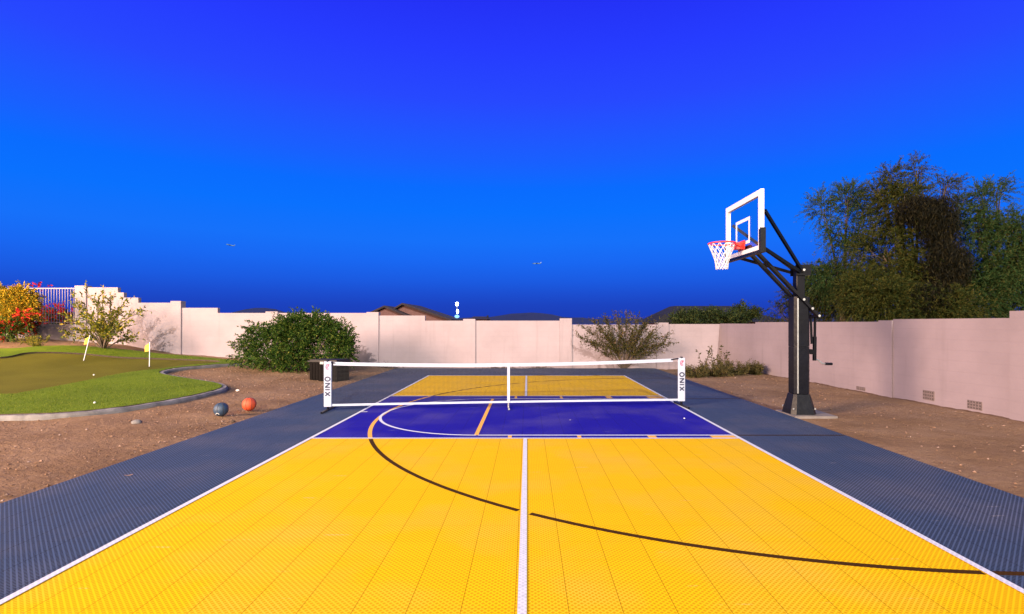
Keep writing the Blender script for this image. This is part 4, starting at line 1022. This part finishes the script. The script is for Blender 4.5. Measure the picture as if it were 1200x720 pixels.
for px, py, d, r_, lab in ((803, 365, 34, 1.2, 'small dark tree at the left end of the hipped house'), (824, 363, 35, 1.4, 'dark green tree before the middle of the hipped house'), (846, 363, 34, 1.35, 'rounded dark tree before the hipped house, nearest the wall weeds'), (870, 363, 36, 1.45, 'dark tree before the hipped house, half behind the olive foliage')):
    c = at(px, py + 4, d); bb_ = (c.x, d, H(c.x, d)); t = thing('small_tree', bb_, lab, 'tree', far)
    mb = MB(); segs = []; mb.tube([Vector(bb_), c], [.09, .05], 6)
    for i in range(7):
        a = i * .9; grow(mb, Vector((c.x, c.y, c.z - .6)), Vector((math.cos(a), math.sin(a), random.uniform(.2, 1))).normalized(), r_ * .55, .03, 1, 3, .7, 0, .7, segs)
    mb.build('trunk', M['bark'], t); P, D = along(segs, 5000, .14); quads_mesh('crown', leaves(P, D, .17, .075, .9), M['lf_far'], t)
# street lamp, lit
LD = 70.0; lb = at(535.5, 379, LD); t = thing('street_lamp', (lb.x, LD, -1.2), 'lit white street lamp shining between the two far houses', 'street lamp')
zt = at(0, 356.5, LD).z; zl = at(0, 371, LD).z
mb = MB(); mb.tube([(lb.x, LD, -1.2), (lb.x, LD, zt - .3)], [.09, .06], 8); mb.build('pole', M['steel'], t)
mb = MB(); mb.sphere((lb.x, LD, zt), .21, 14, 10, (1, 1, 1.25)); mb.build('lamp_globe', M['lamp'], t, smooth=True)
mb = MB(); mb.sphere((lb.x + .1, LD - .15, zt - 1.0), .15, 12, 8, (1, 1, 1.9)); mb.build('lamp_globe', M['lamp'], t, smooth=True)
mb = MB(); mb.sphere((lb.x, LD, zl), .32, 12, 8, (1, 1, .7)); mb.build('lower_globe', M['lamp_low'], t, smooth=True)
# airliners
for px, py, roll, lab in ((270, 287.5, -.22, 'tiny pale airliner in the sky above the left wall'), (629, 309, 0.0, 'tiny pale airliner in the sky above the net')):
    d = 2000.0; c = at(px, py, d); t = thing('airplane', c, lab, 'airplane', 'airliners in the evening sky'); rm = Matrix.Rotation(-roll, 3, 'Y')
    f = lambda x, y, z: c + rm @ Vector((x, y, z))
    mb = MB(); mb.tube([f(-17, 0, 0), f(-15, 0, .2), f(-11, 0, 0), (f(11, 0, 0)), f(17, 0, .8)], [.3, 1.6, 2.2, 2.2, .5], 10); mb.build('fuselage', M['planew'], t, smooth=True)
    mb = MB()
    for s in (-1, 1): mb.prism([f(-4, s * 1.5, -.5), f(2, s * 1.5, -.5), f(5, s * 16, .9), f(3, s * 16, .9)], [f(-4, s * 1.5, 0), f(2, s * 1.5, 0), f(5, s * 16, 1.1), f(3, s * 16, 1.1)])
    mb.build('wing', M['planew'], t)
    mb = MB(); mb.prism([f(12, -.2, 1), f(16, -.2, 1), f(18, -.2, 6), f(16, -.2, 6)], [f(12, .2, 1), f(16, .2, 1), f(18, .2, 6), f(16, .2, 6)]); mb.build('tail_fin', M['planew'], t)

# ================================================================== LIGHT
SUN_EL = R(19.5); SDIR = Vector((-.10, 1.0, 0)).normalized() * math.cos(SUN_EL) + Vector((0, 0, -math.sin(SUN_EL)))   # travel direction
sun = bpy.data.lights.new('sun', 'SUN'); sun.energy = 1.95; sun.angle = R(.3); sun.color = (1.0, .87, .74)
so = bpy.data.objects.new('sun', sun); C.objects.link(so); so.rotation_euler = SDIR.to_track_quat('-Z', 'Y').to_euler(); so.location = (1, -10, 8)
lp = bpy.data.lights.new('garden_lamp', 'POINT'); lp.energy = 210; lp.color = (1.0, .58, .20); lp.shadow_soft_size = .45
lo = bpy.data.objects.new('garden_lamp', lp); C.objects.link(lo); lo.location = (-16.9, 16.4, 3.2)

fp = bpy.data.lights.new('house_floodlight', 'POINT'); fp.energy = 92000; fp.color = (1.0, .68, .48); fp.shadow_soft_size = 6.0
fo = bpy.data.objects.new('house_floodlight', fp); C.objects.link(fo); fo.location = (-30, -13, 11.5)
wd = bpy.data.worlds.new('World'); bpy.context.scene.world = wd; wd.use_nodes = True; nt = wd.node_tree; nt.nodes.clear()
out = nt.nodes.new('ShaderNodeOutputWorld'); bg = nd(nt, 'ShaderNodeBackground', Strength=.098)
sky = nt.nodes.new('ShaderNodeTexSky'); sky.sky_type = 'NISHITA'; sky.sun_disc = False; sky.sun_elevation = SUN_EL
sky.sun_rotation = math.atan2(-SDIR.x, -SDIR.y) % (2 * math.pi)
tc = nd(nt, 'ShaderNodeTexCoord'); s = nd(nt, 'ShaderNodeSeparateXYZ'); nt.links.new(tc.outputs['Generated'], s.inputs[0])
def srgb(r_, g, b, k=1.0):
    f = lambda c: ((c / 255 + .055) / 1.055) ** 2.4 if c > 10 else c / 255 / 12.92
    return tuple(f(c) * k for c in (r_, g, b))
# elevation (sine) bands of the dusk sky away from the sun: dark earth-shadow band, azure, deep blue above
def se(py): return math.sin(math.atan((HY - py) / F))
stops = [(0.0, srgb(28, 58, 176))] + [(se(y), srgb(*c)) for y, c in ((358, (28, 67, 192)), (345, (28, 78, 208)), (330, (27, 91, 226)), (308, (25, 104, 243)), (285, (22, 113, 251)), (250, (10, 113, 255)), (222, (10, 108, 255)), (190, (25, 96, 255)), (120, (39, 73, 255)), (60, (38, 60, 255)), (0, (36, 49, 246)))] + [(.75, srgb(42, 44, 215)), (1.0, srgb(60, 64, 210))]
rp = ramp(nt, stops); nt.links.new(s.outputs[2], rp.inputs[0])
sc10 = nd(nt, 'ShaderNodeVectorMath', operation='SCALE'); sc10.inputs['Scale'].default_value = 5.1; nt.links.new(rp.outputs[0], sc10.inputs[0])
mr = nd(nt, 'ShaderNodeMapRange'); mr.interpolation_type = 'SMOOTHSTEP'
mr.inputs['From Min'].default_value = .50; mr.inputs['From Max'].default_value = -.25; nt.links.new(s.outputs[1], mr.inputs['Value'])
nt.links.new(mixc(nt, mr.outputs[0], sc10.outputs[0], sky.outputs[0]), bg.inputs[0]); nt.links.new(bg.outputs[0], out.inputs[0])

# ================================================================== CAMERA
cam = bpy.data.cameras.new('camera'); co = bpy.data.objects.new('camera', cam); C.objects.link(co)
co.location = (0, 0, EYE); co.rotation_euler = (R(90), 0, 0)
cam.sensor_width = 36; cam.lens = F / 1200 * 36; cam.shift_x = -(PX - 600) / 1200; cam.shift_y = (HY - 360) / 1200; cam.clip_start = .05; cam.clip_end = 20000
sc = bpy.context.scene; sc.camera = co
sc.view_settings.view_transform = 'Standard'; sc.view_settings.look = 'None'; sc.view_settings.exposure = 1.0; sc.view_settings.gamma = 1
sc.view_settings.use_curve_mapping = False
sc.cycles.use_denoising = True
sc.cycles.max_bounces = 6; sc.cycles.transparent_max_bounces = 12
